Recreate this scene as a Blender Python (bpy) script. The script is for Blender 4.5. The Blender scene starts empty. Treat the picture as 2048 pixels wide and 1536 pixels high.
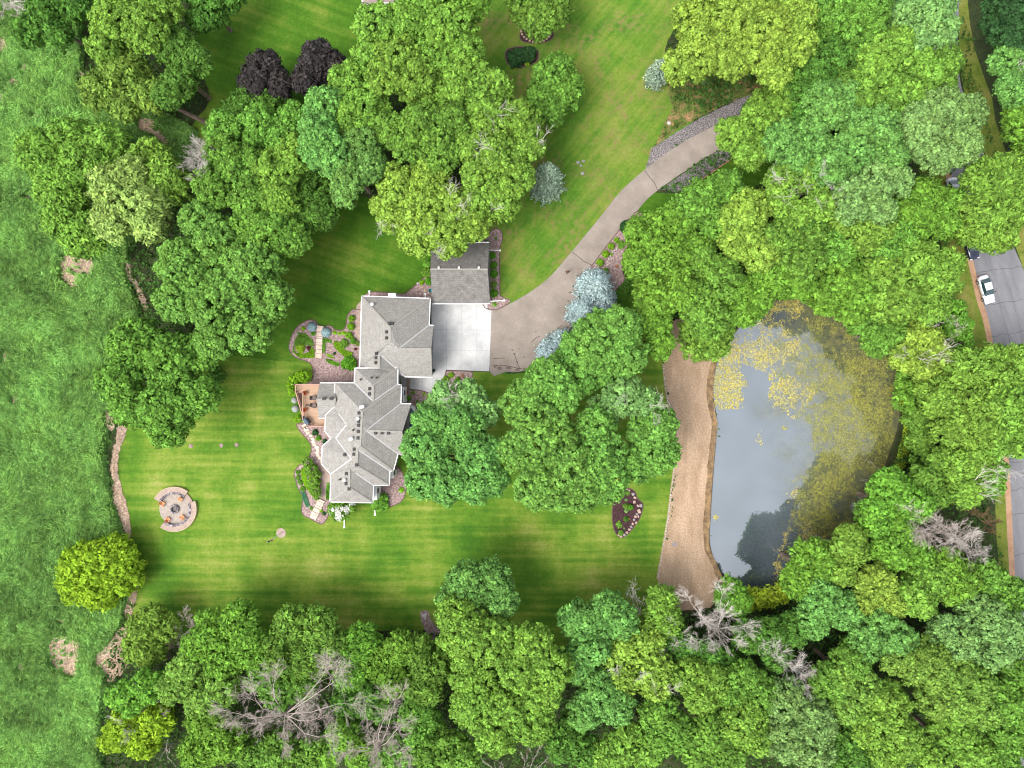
import bpy, bmesh, math, random
import numpy as np
from mathutils import Vector, Matrix
from mathutils.geometry import tessellate_polygon

# ------------------------------------------------------------------ camera, sky, sun
H = 114.0           # flying height of the camera
S = 0.08            # metres on the ground per photograph pixel
scene = bpy.context.scene
COL = scene.collection
cam_d = bpy.data.cameras.new("camera"); cam = bpy.data.objects.new("camera", cam_d); COL.objects.link(cam)
cam.location = (0, 0, H); cam.rotation_euler = (0, 0, 0)
cam_d.sensor_width = 36.0; cam_d.lens = 36.0 * H / (2048 * S)
cam_d.clip_start = 1.0; cam_d.clip_end = 2000.0
scene.camera = cam

SUN_EL, SUN_AZ = math.radians(58), math.radians(238)      # azimuth clockwise from +Y: light comes from lower left
world = bpy.data.worlds.new("World"); scene.world = world; world.use_nodes = True
wn = world.node_tree; wn.nodes.clear()
sky = wn.nodes.new("ShaderNodeTexSky"); sky.sky_type = 'NISHITA'; sky.sun_disc = False
sky.sun_elevation = SUN_EL; sky.sun_rotation = SUN_AZ; sky.dust_density = 4.0; sky.air_density = 1.0; sky.ozone_density = 1.0
hs = wn.nodes.new("ShaderNodeHueSaturation"); hs.inputs['Saturation'].default_value = 0.25
bgn = wn.nodes.new("ShaderNodeBackground"); bgn.inputs['Strength'].default_value = 0.15
wo = wn.nodes.new("ShaderNodeOutputWorld")
wn.links.new(sky.outputs[0], hs.inputs['Color']); wn.links.new(hs.outputs[0], bgn.inputs['Color']); wn.links.new(bgn.outputs[0], wo.inputs[0])
sun_d = bpy.data.lights.new("sun", 'SUN'); sun_d.energy = .7; sun_d.angle = math.radians(32); sun_d.color = (1.0, 0.95, 0.87)
sun = bpy.data.objects.new("sun", sun_d); COL.objects.link(sun)
sd = Vector((math.sin(SUN_AZ) * math.cos(SUN_EL), math.cos(SUN_AZ) * math.cos(SUN_EL), math.sin(SUN_EL)))
sun.rotation_euler = sd.to_track_quat('Z', 'Y').to_euler()
scene.view_settings.view_transform = 'Standard'; scene.view_settings.look = 'None'
scene.view_settings.exposure = 1.56; scene.view_settings.gamma = 1.0
scene.cycles.filter_width = 1.15; scene.cycles.max_bounces = 6; scene.cycles.transparent_max_bounces = 4
scene.cycles.diffuse_bounces = 3; scene.cycles.glossy_bounces = 2; scene.cycles.transmission_bounces = 3

# ------------------------------------------------------------------ helpers
def P(px, py, z=0.0):
    s = S * (H - z) / H
    return ((px - 1024) * s, (768 - py) * s, z)
def M(px): return px * S

def smooth(pts, n=4, closed=True):
    pts = [np.array(p, float) for p in pts]; out = []; N = len(pts)
    rng = range(N) if closed else range(N - 1)
    for i in rng:
        if closed: p0, p1, p2, p3 = pts[i - 1], pts[i], pts[(i + 1) % N], pts[(i + 2) % N]
        else: p0, p1, p2, p3 = pts[max(i - 1, 0)], pts[i], pts[i + 1], pts[min(i + 2, N - 1)]
        for k in range(n):
            t = k / n
            out.append(0.5 * ((2 * p1) + (-p0 + p2) * t + (2 * p0 - 5 * p1 + 4 * p2 - p3) * t * t + (-p0 + 3 * p1 - 3 * p2 + p3) * t ** 3))
    if not closed: out.append(pts[-1])
    return [tuple(p) for p in out]

def jag(pts, amp, step, seed=0):
    """break a closed outline up with small irregularities (pixels)"""
    r = random.Random(seed); out = []
    N = len(pts)
    for i in range(N):
        a, b = pts[i], pts[(i + 1) % N]
        L = math.hypot(b[0] - a[0], b[1] - a[1]); k = max(1, int(L / step))
        for j in range(k):
            t = j / k
            out.append((a[0] + (b[0] - a[0]) * t + r.uniform(-amp, amp), a[1] + (b[1] - a[1]) * t + r.uniform(-amp, amp)))
    return out

def inpoly(x, y, poly):
    x = np.asarray(x); y = np.asarray(y); ins = np.zeros(x.shape, bool); n = len(poly); j = n - 1
    for i in range(n):
        xi, yi = poly[i]; xj, yj = poly[j]
        if yi != yj:
            c = ((yi > y) != (yj > y)) & (x < (xj - xi) * (y - yi) / (yj - yi) + xi)
            ins ^= c
        j = i
    return ins

def vn(x, y, sc, seed=0):
    """value noise 0..1"""
    x = np.asarray(x) / sc + seed * 17.31; y = np.asarray(y) / sc + seed * 9.73
    xi = np.floor(x).astype(np.int64); yi = np.floor(y).astype(np.int64); fx = x - xi; fy = y - yi
    fx = fx * fx * (3 - 2 * fx); fy = fy * fy * (3 - 2 * fy)
    def h(a, b):
        v = (a * 374761393 + b * 668265263 + seed * 974711) & 0x7fffffff
        v = ((v ^ (v >> 13)) * 1274126177) & 0x7fffffff
        return ((v ^ (v >> 16)) & 0xffff) / 65535.0
    return (h(xi, yi) * (1 - fx) + h(xi + 1, yi) * fx) * (1 - fy) + (h(xi, yi + 1) * (1 - fx) + h(xi + 1, yi + 1) * fx) * fy
def fbm(x, y, sc, seed=0): return (vn(x, y, sc, seed) * .5 + vn(x, y, sc / 2.1, seed + 1) * .3 + vn(x, y, sc / 4.3, seed + 2) * .2)

def tag(o, label=None, cat=None, group=None, kind=None):
    if label: o["label"] = label
    if cat: o["category"] = cat
    if group: o["group"] = group
    if kind: o["kind"] = kind
    return o
def empty(name, loc, label=None, cat=None, group=None, rz=0.0):
    o = bpy.data.objects.new(name, None); COL.objects.link(o); o.location = loc; o.rotation_euler = (0, 0, rz)
    o.empty_display_size = 0.3
    return tag(o, label, cat, group)
def link_mesh(name, me, mats, parent=None, world_coords=True):
    o = bpy.data.objects.new(name, me); COL.objects.link(o)
    for m in (mats if isinstance(mats, (list, tuple)) else [mats]):
        if m.name not in [q.name for q in me.materials if q]: me.materials.append(m)
    if parent:
        o.parent = parent
    return o
def copy_tree(o, parent=None):
    c = o.copy(); COL.objects.link(c); c.parent = parent
    for ch in list(o.children): copy_tree(ch, c)
    return c

class MB:
    def __init__(s): s.v = []; s.f = []; s.mi = []
    def add(s, vs, fs, mi=0):
        b = len(s.v); s.v += [tuple(v) for v in vs]; s.f += [tuple(i + b for i in f) for f in fs]; s.mi += [mi] * len(fs); return s
    def box(s, c, size, rz=0, mi=0, taper=1.0):
        x, y, z = [q / 2 for q in size]; ca, sa = math.cos(rz), math.sin(rz); vs = []
        for dz in (-z, z):
            t = taper if dz > 0 else 1
            for dx, dy in ((-x, -y), (x, -y), (x, y), (-x, y)):
                dx *= t; dy *= t
                vs.append((c[0] + dx * ca - dy * sa, c[1] + dx * sa + dy * ca, c[2] + dz))
        return s.add(vs, [(3, 2, 1, 0), (4, 5, 6, 7), (0, 1, 5, 4), (1, 2, 6, 5), (2, 3, 7, 6), (3, 0, 4, 7)], mi)
    def beam(s, a, b, w, h, mi=0):
        a = Vector(a); b = Vector(b); d = (b - a)
        if d.length < 1e-6: return s
        d.normalize(); side = d.cross(Vector((0, 0, 1)))
        if side.length < 1e-3: side = Vector((1, 0, 0))
        side.normalize(); up = side.cross(d).normalized()
        vs = []
        for p in (a, b):
            for sx, sz in ((-1, -1), (1, -1), (1, 1), (-1, 1)): vs.append(p + side * sx * w / 2 + up * sz * h / 2)
        return s.add(vs, [(0, 1, 2, 3), (7, 6, 5, 4), (0, 4, 5, 1), (1, 5, 6, 2), (2, 6, 7, 3), (3, 7, 4, 0)], mi)
    def tube(s, pts, rads, n=6, mi=0, cap=True):
        b = len(s.v); pts = [Vector(p) for p in pts]
        for i, p in enumerate(pts):
            d = (pts[min(i + 1, len(pts) - 1)] - pts[max(i - 1, 0)]).normalized()
            u = d.cross(Vector((0.31, 0.95, 0.05)));
            if u.length < 1e-3: u = d.cross(Vector((1, 0, 0)))
            u.normalize(); w = d.cross(u)
            for k in range(n):
                a = 2 * math.pi * k / n; s.v.append(tuple(p + (u * math.cos(a) + w * math.sin(a)) * rads[i]))
        for i in range(len(pts) - 1):
            for k in range(n):
                k2 = (k + 1) % n; s.f.append((b + i * n + k, b + i * n + k2, b + (i + 1) * n + k2, b + (i + 1) * n + k)); s.mi.append(mi)
        if cap:
            s.f.append(tuple(b + k for k in reversed(range(n)))); s.mi.append(mi)
            e = b + (len(pts) - 1) * n; s.f.append(tuple(e + k for k in range(n))); s.mi.append(mi)
        return s
    def lathe(s, c, prof, n=16, mi=0):
        """prof: list of (r,z)"""
        b = len(s.v)
        for r, z in prof:
            for k in range(n):
                a = 2 * math.pi * k / n; s.v.append((c[0] + r * math.cos(a), c[1] + r * math.sin(a), c[2] + z))
        for i in range(len(prof) - 1):
            for k in range(n):
                k2 = (k + 1) % n; s.f.append((b + i * n + k, b + i * n + k2, b + (i + 1) * n + k2, b + (i + 1) * n + k)); s.mi.append(mi)
        s.f.append(tuple(b + (len(prof) - 1) * n + k for k in range(n))); s.mi.append(mi)
        s.f.append(tuple(b + k for k in reversed(range(n)))); s.mi.append(mi)
        return s
    def poly(s, pts3, mi=0, thick=0.0):
        """flat polygon (any outline), optional sides going down by thick"""
        tri = tessellate_polygon([[Vector((p[0], p[1], 0)) for p in pts3]])
        fs = []
        for t in tri:
            a, b, c = [Vector(pts3[i]) for i in t]
            fs.append(tuple(t) if (b - a).cross(c - a).z > 0 else tuple(reversed(t)))
        s.add(pts3, fs, mi)
        if thick:
            n = len(pts3); lo = [(p[0], p[1], p[2] - thick) for p in pts3]
            s.add(list(pts3) + lo, [(i, (i + 1) % n, n + (i + 1) % n, n + i) for i in range(n)], mi)
        return s
    def strip(s, line, w, z, mi=0):
        """ribbon on the ground along photo-traced points"""
        pts = [Vector(P(*p, z)) for p in line]; L = []; R = []
        for i, p in enumerate(pts):
            d = (pts[min(i + 1, len(pts) - 1)] - pts[max(i - 1, 0)]); d.z = 0; d.normalize(); q = Vector((-d.y, d.x, 0)) * w / 2
            L.append(p + q); R.append(p - q)
        n = len(pts); return s.add(R + L, [(i, i + 1, n + i + 1, n + i) for i in range(n - 1)], mi)
    def build(s, name, mats, parent=None, org=None, smooth_=False):
        me = bpy.data.meshes.new(name)
        vs = s.v
        if org is not None: vs = [(v[0] - org[0], v[1] - org[1], v[2] - org[2]) for v in vs]
        me.from_pydata(vs, [], s.f)
        mats = mats if isinstance(mats, (list, tuple)) else [mats]
        for m in mats: me.materials.append(m)
        if len(mats) > 1: me.polygons.foreach_set('material_index', s.mi)
        if smooth_: me.polygons.foreach_set('use_smooth', [True] * len(me.polygons))
        me.update()
        o = bpy.data.objects.new(name, me); COL.objects.link(o)
        if parent: o.parent = parent
        return o
def at(o, loc): o.location = loc; return o

def npmesh(name, V, F, tint, mat, parent=None):
    """V (n,3), F (m,k) all faces the same size, tint (m,) stored as a face attribute"""
    me = bpy.data.meshes.new(name); V = np.ascontiguousarray(V, np.float32); m, k = F.shape
    me.vertices.add(len(V)); me.vertices.foreach_set('co', V.ravel())
    me.loops.add(m * k); me.loops.foreach_set('vertex_index', F.astype(np.int32).ravel())
    me.polygons.add(m); me.polygons.foreach_set('loop_start', np.arange(0, m * k, k, dtype=np.int32))
    try: me.polygons.foreach_set('loop_total', np.full(m, k, np.int32))
    except Exception: pass
    if tint is not None:
        at_ = me.attributes.new('tint', 'FLOAT', 'FACE'); at_.data.foreach_set('value', np.asarray(tint, np.float32))
    for q in (mat if isinstance(mat, (list, tuple)) else [mat]): me.materials.append(q)
    me.update(calc_edges=True)
    o = bpy.data.objects.new(name, me); COL.objects.link(o)
    if parent: o.parent = parent
    return o

# ------------------------------------------------------------------ materials
FS = .68    # photograph value to surface colour
def srgb(r, g, b):
    f = lambda c: (c / 255) / 12.92 if c <= 10 else (((c / 255) + .055) / 1.055) ** 2.4
    return (f(r) * FS, f(g) * FS, f(b) * FS, 1)
def ramp(nt, stops):
    r = nt.nodes.new('ShaderNodeValToRGB'); e = r.color_ramp.elements
    while len(e) < len(stops): e.new(0.5)
    for i, (p, c) in enumerate(stops): e[i].position = p; e[i].color = (*c[:3], 1)
    return r
def base(name, rough=.8, spec=.3, metal=0):
    m = bpy.data.materials.new(name); m.use_nodes = True; nt = m.node_tree
    b = nt.nodes['Principled BSDF']; b.inputs['Roughness'].default_value = rough; b.inputs['Metallic'].default_value = metal
    if 'Specular IOR Level' in b.inputs: b.inputs['Specular IOR Level'].default_value = spec
    return m, nt, b
def noise(nt, sc, det=4, stretch=(1, 1, 1), rz=0, rough=.6, dist=0, coord='Object'):
    tc = nt.nodes.new('ShaderNodeTexCoord'); mp = nt.nodes.new('ShaderNodeMapping'); mp.inputs['Scale'].default_value = stretch
    if rz:      # rotate first, then stretch
        mp.vector_type = 'TEXTURE'; mp.inputs['Scale'].default_value = [1 / q for q in stretch]
    mp.inputs['Rotation'].default_value = (0, 0, rz)
    n = nt.nodes.new('ShaderNodeTexNoise'); n.inputs['Scale'].default_value = sc; n.inputs['Detail'].default_value = det
    n.inputs['Roughness'].default_value = rough; n.inputs['Distortion'].default_value = dist
    nt.links.new(tc.outputs[coord], mp.inputs[0]); nt.links.new(mp.outputs[0], n.inputs['Vector']); return n.outputs['Fac']
def mix(nt, a, b, fac, mode='MIX'):
    m = nt.nodes.new('ShaderNodeMix'); m.data_type = 'RGBA'; m.blend_type = mode
    for s_, q in ((m.inputs['Factor'], fac), (m.inputs['A'], a), (m.inputs['B'], b)):
        if hasattr(q, 'is_output'): nt.links.new(q, s_)
        elif isinstance(q, (int, float)) and s_.type == 'VALUE': s_.default_value = q
        else: s_.default_value = (*q[:3], 1)
    # the color sockets share names with float ones; make sure colours went to the colour sockets
    return m
def cmix(nt, a, b, fac, mode='MIX'):
    m = nt.nodes.new('ShaderNodeMix'); m.data_type = 'RGBA'; m.blend_type = mode
    fi = m.inputs[0]; ai = m.inputs[6]; bi = m.inputs[7]
    for s_, q in ((fi, fac), (ai, a), (bi, b)):
        if isinstance(q, bpy.types.NodeSocket): nt.links.new(q, s_)
        elif s_ is fi: s_.default_value = q
        else: s_.default_value = (*q[:3], 1)
    return m.outputs[2]
def mapr(nt, v, a, b, c=0, d=1):
    m = nt.nodes.new('ShaderNodeMapRange'); nt.links.new(v, m.inputs[0])
    for i, q in enumerate((a, b, c, d)): m.inputs[i + 1].default_value = q
    return m.outputs[0]
def math_(nt, op, a, b=None):
    m = nt.nodes.new('ShaderNodeMath'); m.operation = op
    for i, q in enumerate((a, b)):
        if q is None: continue
        if isinstance(q, bpy.types.NodeSocket): nt.links.new(q, m.inputs[i])
        else: m.inputs[i].default_value = q
    return m.outputs[0]
def bump(nt, b, h, dist=.05, strength=.6):
    n = nt.nodes.new('ShaderNodeBump'); n.inputs['Distance'].default_value = dist; n.inputs['Strength'].default_value = strength
    nt.links.new(h, n.inputs['Height']); nt.links.new(n.outputs[0], b.inputs['Normal'])
def noisy(name, stops, sc=2., det=6, rough=.85, stretch=(1, 1, 1), fine=None, fine_amt=.35, bmp=0, rz=0, spec=.2):
    m, nt, b = base(name, rough, spec)
    n = noise(nt, sc, det, stretch, rz); r = ramp(nt, stops); nt.links.new(n, r.inputs[0]); c = r.outputs[0]
    if fine:
        f = noise(nt, fine, 3); f = mapr(nt, f, .3, .7, 1 - fine_amt, 1 + fine_amt)
        cc = nt.nodes.new('ShaderNodeCombineColor');
        for i in range(3): nt.links.new(f, cc.inputs[i])
        c = cmix(nt, c, cc.outputs[0], 1.0, 'MULTIPLY')
    nt.links.new(c, b.inputs['Base Color'])
    if bmp: bump(nt, b, noise(nt, fine or sc * 4, 4), bmp)
    return m
def plain(name, col, rough=.6, spec=.3, metal=0, var=.12, sc=6):
    m, nt, b = base(name, rough, spec, metal)
    n = noise(nt, sc, 4); f = mapr(nt, n, .3, .7, 0, 1)
    c = cmix(nt, [q * (1 - var) for q in col[:3]], [min(1, q * (1 + var)) for q in col[:3]], f)
    nt.links.new(c, b.inputs['Base Color']); return m
def leafmat(name, dark, mid, light, trans=.24, hue=.008, rough=.85):
    """per-leaf tint through a three stop ramp, slight hue change from plant to plant, part of the light passes through"""
    m = bpy.data.materials.new(name); m.use_nodes = True; nt = m.node_tree; nt.nodes.clear()
    a = nt.nodes.new('ShaderNodeAttribute'); a.attribute_name = 'tint'; a.attribute_type = 'GEOMETRY'
    r = ramp(nt, [(0, dark), (.5, mid), (1, light)]); nt.links.new(a.outputs['Fac'], r.inputs[0])
    oi = nt.nodes.new('ShaderNodeObjectInfo'); h = nt.nodes.new('ShaderNodeHueSaturation')
    nt.links.new(mapr(nt, oi.outputs['Random'], 0, 1, .5 - hue, .5 + hue), h.inputs['Hue'])
    nt.links.new(mapr(nt, oi.outputs['Random'], 0, 1, .92, 1.08), h.inputs['Value']); nt.links.new(r.outputs[0], h.inputs['Color'])
    nn = mapr(nt, noise(nt, .33, 3, rough=.7), .42, .66, 0, .55)     # yellower new growth in patches of the crown
    hc = cmix(nt, h.outputs[0], (1.2, 1.1, .92), nn, 'MULTIPLY')
    d = nt.nodes.new('ShaderNodeBsdfPrincipled'); d.inputs['Roughness'].default_value = rough
    d.inputs['Specular IOR Level'].default_value = .1
    t = nt.nodes.new('ShaderNodeBsdfTranslucent'); mx = nt.nodes.new('ShaderNodeMixShader'); mx.inputs[0].default_value = trans
    o = nt.nodes.new('ShaderNodeOutputMaterial')
    nt.links.new(hc, d.inputs['Base Color']); nt.links.new(hc, t.inputs['Color'])
    nt.links.new(d.outputs[0], mx.inputs[1]); nt.links.new(t.outputs[0], mx.inputs[2]); nt.links.new(mx.outputs[0], o.inputs[0])
    return m

def L3(r, g, b, k=1.0, dk=.34, lt=1.9):
    c = srgb(r, g, b); c = [q * k / FS for q in c[:3]]
    return ([q * dk for q in c], c, [min(.9, q * lt) for q in c])
K = .60
LEAF = {}
def deflt(name, r, g, b, **kw):
    d, m_, l = L3(r, g, b, K); LEAF[name] = leafmat('leaf_' + name, d, m_, l, **kw)
deflt('lime', 130, 174, 70); deflt('yellow', 148, 186, 76); deflt('mid', 116, 163, 66); deflt('oak', 122, 174, 78)
deflt('deep', 94, 142, 58); deflt('blue', 118, 170, 84); deflt('bluegrey', 134, 178, 100); deflt('olive', 128, 168, 72)
deflt('bright', 118, 168, 62); deflt('chart', 150, 194, 52); deflt('pale', 160, 188, 98); deflt('darkgreen', 62, 104, 58)
deflt('purple', 66, 62, 62, trans=.1); deflt('spruce', 160, 186, 160, trans=.1); deflt('bluespruce', 180, 204, 206, trans=.1)
deflt('iceblue', 176, 208, 214, trans=.1); deflt('silver', 204, 210, 204, trans=.1); deflt('ball', 136, 190, 46); deflt('ballgreen', 104, 166, 46)
deflt('marsh', 136, 186, 96, trans=.3); deflt('under', 78, 116, 52); deflt('straw', 230, 206, 180, trans=.1); deflt('petal', 255, 255, 252, trans=.2)
deflt('algae', 192, 178, 90, trans=0); deflt('algae2', 156, 160, 76, trans=0); deflt('rust', 190, 136, 100, trans=.1)
deflt('vivid', 186, 216, 66); deflt('redleaf', 96, 44, 48); deflt('creep', 96, 160, 118)
BARK = noisy('bark', [(.3, srgb(96, 82, 72)), (.7, srgb(150, 134, 118))], 3, stretch=(1, 1, .2), fine=12)
DEADBARK = noisy('dead_bark', [(.3, srgb(200, 190, 182)), (.7, srgb(238, 230, 222))], 2, fine=9, fine_amt=.2)

# ------------------------------------------------------------------ foliage
def unit(n, rng, zmin=-1.0):
    z = rng.uniform(zmin, 1, n); a = rng.uniform(0, 2 * math.pi, n); q = np.sqrt(1 - z * z)
    return np.stack([q * np.cos(a), q * np.sin(a), z], 1)
def norm(v): return v / np.maximum(np.linalg.norm(v, axis=1, keepdims=True), 1e-6)
def quads(pos, nrm, size, elong, rng, out=None, fold=True):
    """leaf faces: centre, facing direction, half size; out = preferred long axis"""
    n = len(pos); r = unit(n, rng) if out is None else out + unit(n, rng) * .45
    t = norm(np.cross(nrm, np.cross(r, nrm)) + 1e-4); b = np.cross(nrm, t)
    sz = np.asarray(size).reshape(-1, 1)
    a = t * sz * elong; c = b * sz
    dn = nrm * sz * .35
    V = np.stack([pos - a, pos + c * .9 - dn, pos + a - dn * .6, pos - c * .9 - dn], 1).reshape(-1, 3)
    F = np.arange(4 * n).reshape(n, 4)
    return V, F
STYLE = {   # clump radius, leaf half size, leaves per clump, elongation, looseness
    'oak': (.54, .155, 30, 1.15, .14), 'maple': (.50, .17, 22, 1.55, .42), 'soft': (.6, .15, 26, 2.0, .46),
    'fine': (.5, .12, 32, 1.2, .12), 'loose': (.62, .16, 24, 1.3, .42)}
ICO = None
def ico():
    global ICO
    if ICO is None:
        bm = bmesh.new(); bmesh.ops.create_icosphere(bm, subdivisions=1, radius=1)
        ICO = (np.array([v.co[:] for v in bm.verts]), np.array([[v.index for v in f.verts] for f in bm.faces])); bm.free()
    return ICO
def crown_arrays(blobs, style, seed, cover=1.0, zmin=-.35, flat=.85):
    rng = np.random.default_rng(seed); cr, ls, nl, el, loose = STYLE[style] if isinstance(style, str) else style
    C = []; B = np.array(blobs, float)
    for i, (x, y, z, r) in enumerate(B):
        n = int(cover * 2.35 * r * r * 2 / (cr * cr * 1.0)) + 4
        d = unit(n, rng, zmin); lum = 1 + .10 * np.sin(d[:, 0] * 5 + seed) * np.cos(d[:, 1] * 4 + i)
        p = np.array([x, y, z]) + d * np.array([r, r, r * flat]) * (rng.uniform(.80, 1.06, n) * lum)[:, None]
        keep = np.ones(n, bool)
        for j, (x2, y2, z2, r2) in enumerate(B):
            if j != i: keep &= (np.linalg.norm((p - np.array([x2, y2, z2])) / np.array([1, 1, flat]), axis=1) > r2 * .64)
        keep &= rng.uniform(0, 1, n) > loose * .5
        C.append(np.concatenate([p[keep], d[keep]], 1))
    C = np.concatenate(C); nc = len(C); cp = C[:, :3]; cd = C[:, 3:]
    crs = cr * rng.uniform(.5, 1.45, nc); ct = rng.uniform(0, 1, nc)
    # leaves
    idx = np.repeat(np.arange(nc), nl); n = len(idx)
    d = norm(unit(n, rng) + cd[idx] * .55 + np.array([0, 0, .35]))
    pos = cp[idx] + d * crs[idx, None] * rng.uniform(.72, 1.0 + loose, n)[:, None]
    nrm = norm(d + unit(n, rng) * .55 + np.array([0, 0, .25]))
    V, F = quads(pos, nrm, ls * rng.uniform(.45, 1.5, n), el, rng, out=d + cd[idx] * .5)
    t = np.clip(ct[idx] * .42 + rng.uniform(0, 1, n) * .62 - .02, 0, 1)
    return V, F, t, cp, crs
def core_arrays(cp, crs, rng, k=.74):
    v, f = ico(); n = len(cp)
    V = (cp[:, None, :] + v[None] * (crs[:, None, None] * k) * rng.uniform(.8, 1.15, (n, len(v), 1))).reshape(-1, 3)
    F = (f[None] + (np.arange(n) * len(v))[:, None, None]).reshape(-1, 3)
    return V, F
def foliage(name, blobs, style, mat, seed, parent=None, org=(0, 0, 0), cores=True, cover=1.0, extra=None, **kw):
    V, F, t, cp, crs = crown_arrays(blobs, style, seed, cover, **kw)
    rng = np.random.default_rng(seed + 5)
    if cores:
        loose = STYLE[style][4] if isinstance(style, str) else style[4]
        V2, F2 = core_arrays(cp, crs, rng, .62 if loose < .15 else .45)
        q = np.concatenate([F2, F2[:, 2:3]], 1)   # degenerate quad keeps one face size
        F2q = F2
    V = V - np.array(org)
    me = bpy.data.meshes.new(name)
    if cores:
        V2 = V2 - np.array(org); allV = np.concatenate([V, V2]); m4, m3 = len(F), len(F2)
        loops = np.concatenate([F.ravel(), (F2 + len(V)).ravel()]); starts = np.concatenate([np.arange(m4) * 4, m4 * 4 + np.arange(m3) * 3])
        tt = np.concatenate([t, np.repeat(rng.uniform(.15, .6, len(cp)), len(ico()[1]))])
    else:
        allV = V; loops = F.ravel(); starts = np.arange(len(F)) * 4; tt = t
    me.vertices.add(len(allV)); me.vertices.foreach_set('co', allV.astype(np.float32).ravel())
    me.loops.add(len(loops)); me.loops.foreach_set('vertex_index', loops.astype(np.int32))
    me.polygons.add(len(starts)); me.polygons.foreach_set('loop_start', starts.astype(np.int32))
    a = me.attributes.new('tint', 'FLOAT', 'FACE'); a.data.foreach_set('value', tt.astype(np.float32))
    me.materials.append(LEAF[mat] if isinstance(mat, str) else mat); me.update(calc_edges=True)
    o = bpy.data.objects.new(name, me); COL.objects.link(o)
    if parent: o.parent = parent
    return o

def limbs(mb, base_, targets, r0, rnd, n=6):
    """tapered trunk to the first fork and one bent limb to each crown blob"""
    zt = min(t[2] for t in targets) * .5; bx, by, bz = base_
    cx = sum(t[0] for t in targets) / len(targets); cy = sum(t[1] for t in targets) / len(targets)
    fork = (bx + (cx - bx) * .35 + rnd.uniform(-.2, .2), by + (cy - by) * .35 + rnd.uniform(-.2, .2), bz + zt)
    mb.tube([(bx, by, bz - .2), (bx, by, bz + .3), ((bx + fork[0]) / 2, (by + fork[1]) / 2, bz + zt * .55), fork], [r0 * 1.5, r0 * 1.1, r0 * .9, r0 * .75], 8)
    for t in targets:
        m_ = [fork[i] * .45 + t[i] * .55 + rnd.uniform(-.4, .4) for i in range(3)]
        mb.tube([fork, m_, (t[0], t[1], t[2] + t[3] * .3)], [r0 * .6, r0 * .35, r0 * .08], 5)
def lobes(W, rnd, style):
    """each big traced lobe of a crown carries smaller rounded boughs with creases between them"""
    out = []
    for (x, y, z, r) in W:
        if r < 1.7: out.append((x, y, z, r)); continue
        k = .40 if style == 'oak' else .36; out.append((x, y, z, r * .5)); dirs = []; tries = 0
        while tries < 400 and len(dirs) < 30:
            tries += 1; u = rnd.uniform(-.55, 1); a = rnd.uniform(0, 6.283); q = math.sqrt(1 - u * u); d = (q * math.cos(a), q * math.sin(a), u)
            if all((d[0] - e[0]) ** 2 + (d[1] - e[1]) ** 2 + (d[2] - e[2]) ** 2 > (.68 if style == 'oak' else .60) ** 2 for e in dirs): dirs.append(d)
        for d in dirs:
            rs = r * k * rnd.uniform(.75, 1.15); t = (r - rs * .92) * rnd.uniform(.93, 1.08)
            out.append((x + d[0] * t, y + d[1] * t, z + d[2] * t * .85, rs))
    return out
tree_n = 0
def tree(kind, mat, style, h, blobs, label, base_px=None, group=None, name=None, cover=1.0, twigs=0, dome=.3, cat='tree', trunk=True, flat=.85, zmin=-.35, base_z=0):
    """blobs = photo positions (px,py,r) of the big lobes of the crown, h = height of the tree"""
    global tree_n; tree_n += 1; rnd = random.Random(tree_n * 7 + 3)
    cx = sum(b[0] for b in blobs) / len(blobs); cy = sum(b[1] for b in blobs) / len(blobs)
    W = []
    mx = max(b[2] for b in blobs)
    for (px, py, r) in blobs:
        rm = M(r) * .89
        dist = M(math.hypot(px - cx, py - cy))
        z = max(h - rm * .9 - dist * dome * .5 + rnd.uniform(-.5, .5) - (M(mx) - rm) * .5, rm * .75 + .3)
        s = (H - z) / H; x, y, _ = P(px, py, z); W.append((x, y, z, rm * s))
    if base_px: bx, by, _ = P(base_px[0], base_px[1], base_z)
    else:
        bx = sum(w[0] for w in W) / len(W); by = sum(w[1] for w in W) / len(W)
    root = empty(name or kind, (bx, by, base_z), label, cat, group)
    o = foliage('crown', lobes(W, rnd, style), style, mat, tree_n * 13 + 1, root, (bx, by, base_z), cover=cover, flat=flat, zmin=-.25)
    if trunk:
        mb = MB(); limbs(mb, (bx, by, base_z), W, .12 + h * .018, rnd)
        mb.build('trunk', BARK, root, (bx, by, base_z))
    if twigs:     # dead bare twigs that stick out of the crown
        for k in range(twigs):
            mb = MB()
            w = rnd.choice(W); a = rnd.uniform(0, 6.28); q = rnd.uniform(.2, .75)
            p = Vector((w[0] + math.cos(a) * w[3] * q, w[1] + math.sin(a) * w[3] * q, w[2] + w[3] * flat * math.sqrt(1 - q * q) + .1))
            d = Vector((math.cos(a), math.sin(a), .5)).normalized()
            branch(mb, p - d * 1.5, d, rnd.uniform(2, 3.2), .05, 3, rnd, n=3)
            mb.build('dead_twig', DEADBARK, root, (bx, by, base_z))
    return root
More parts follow.
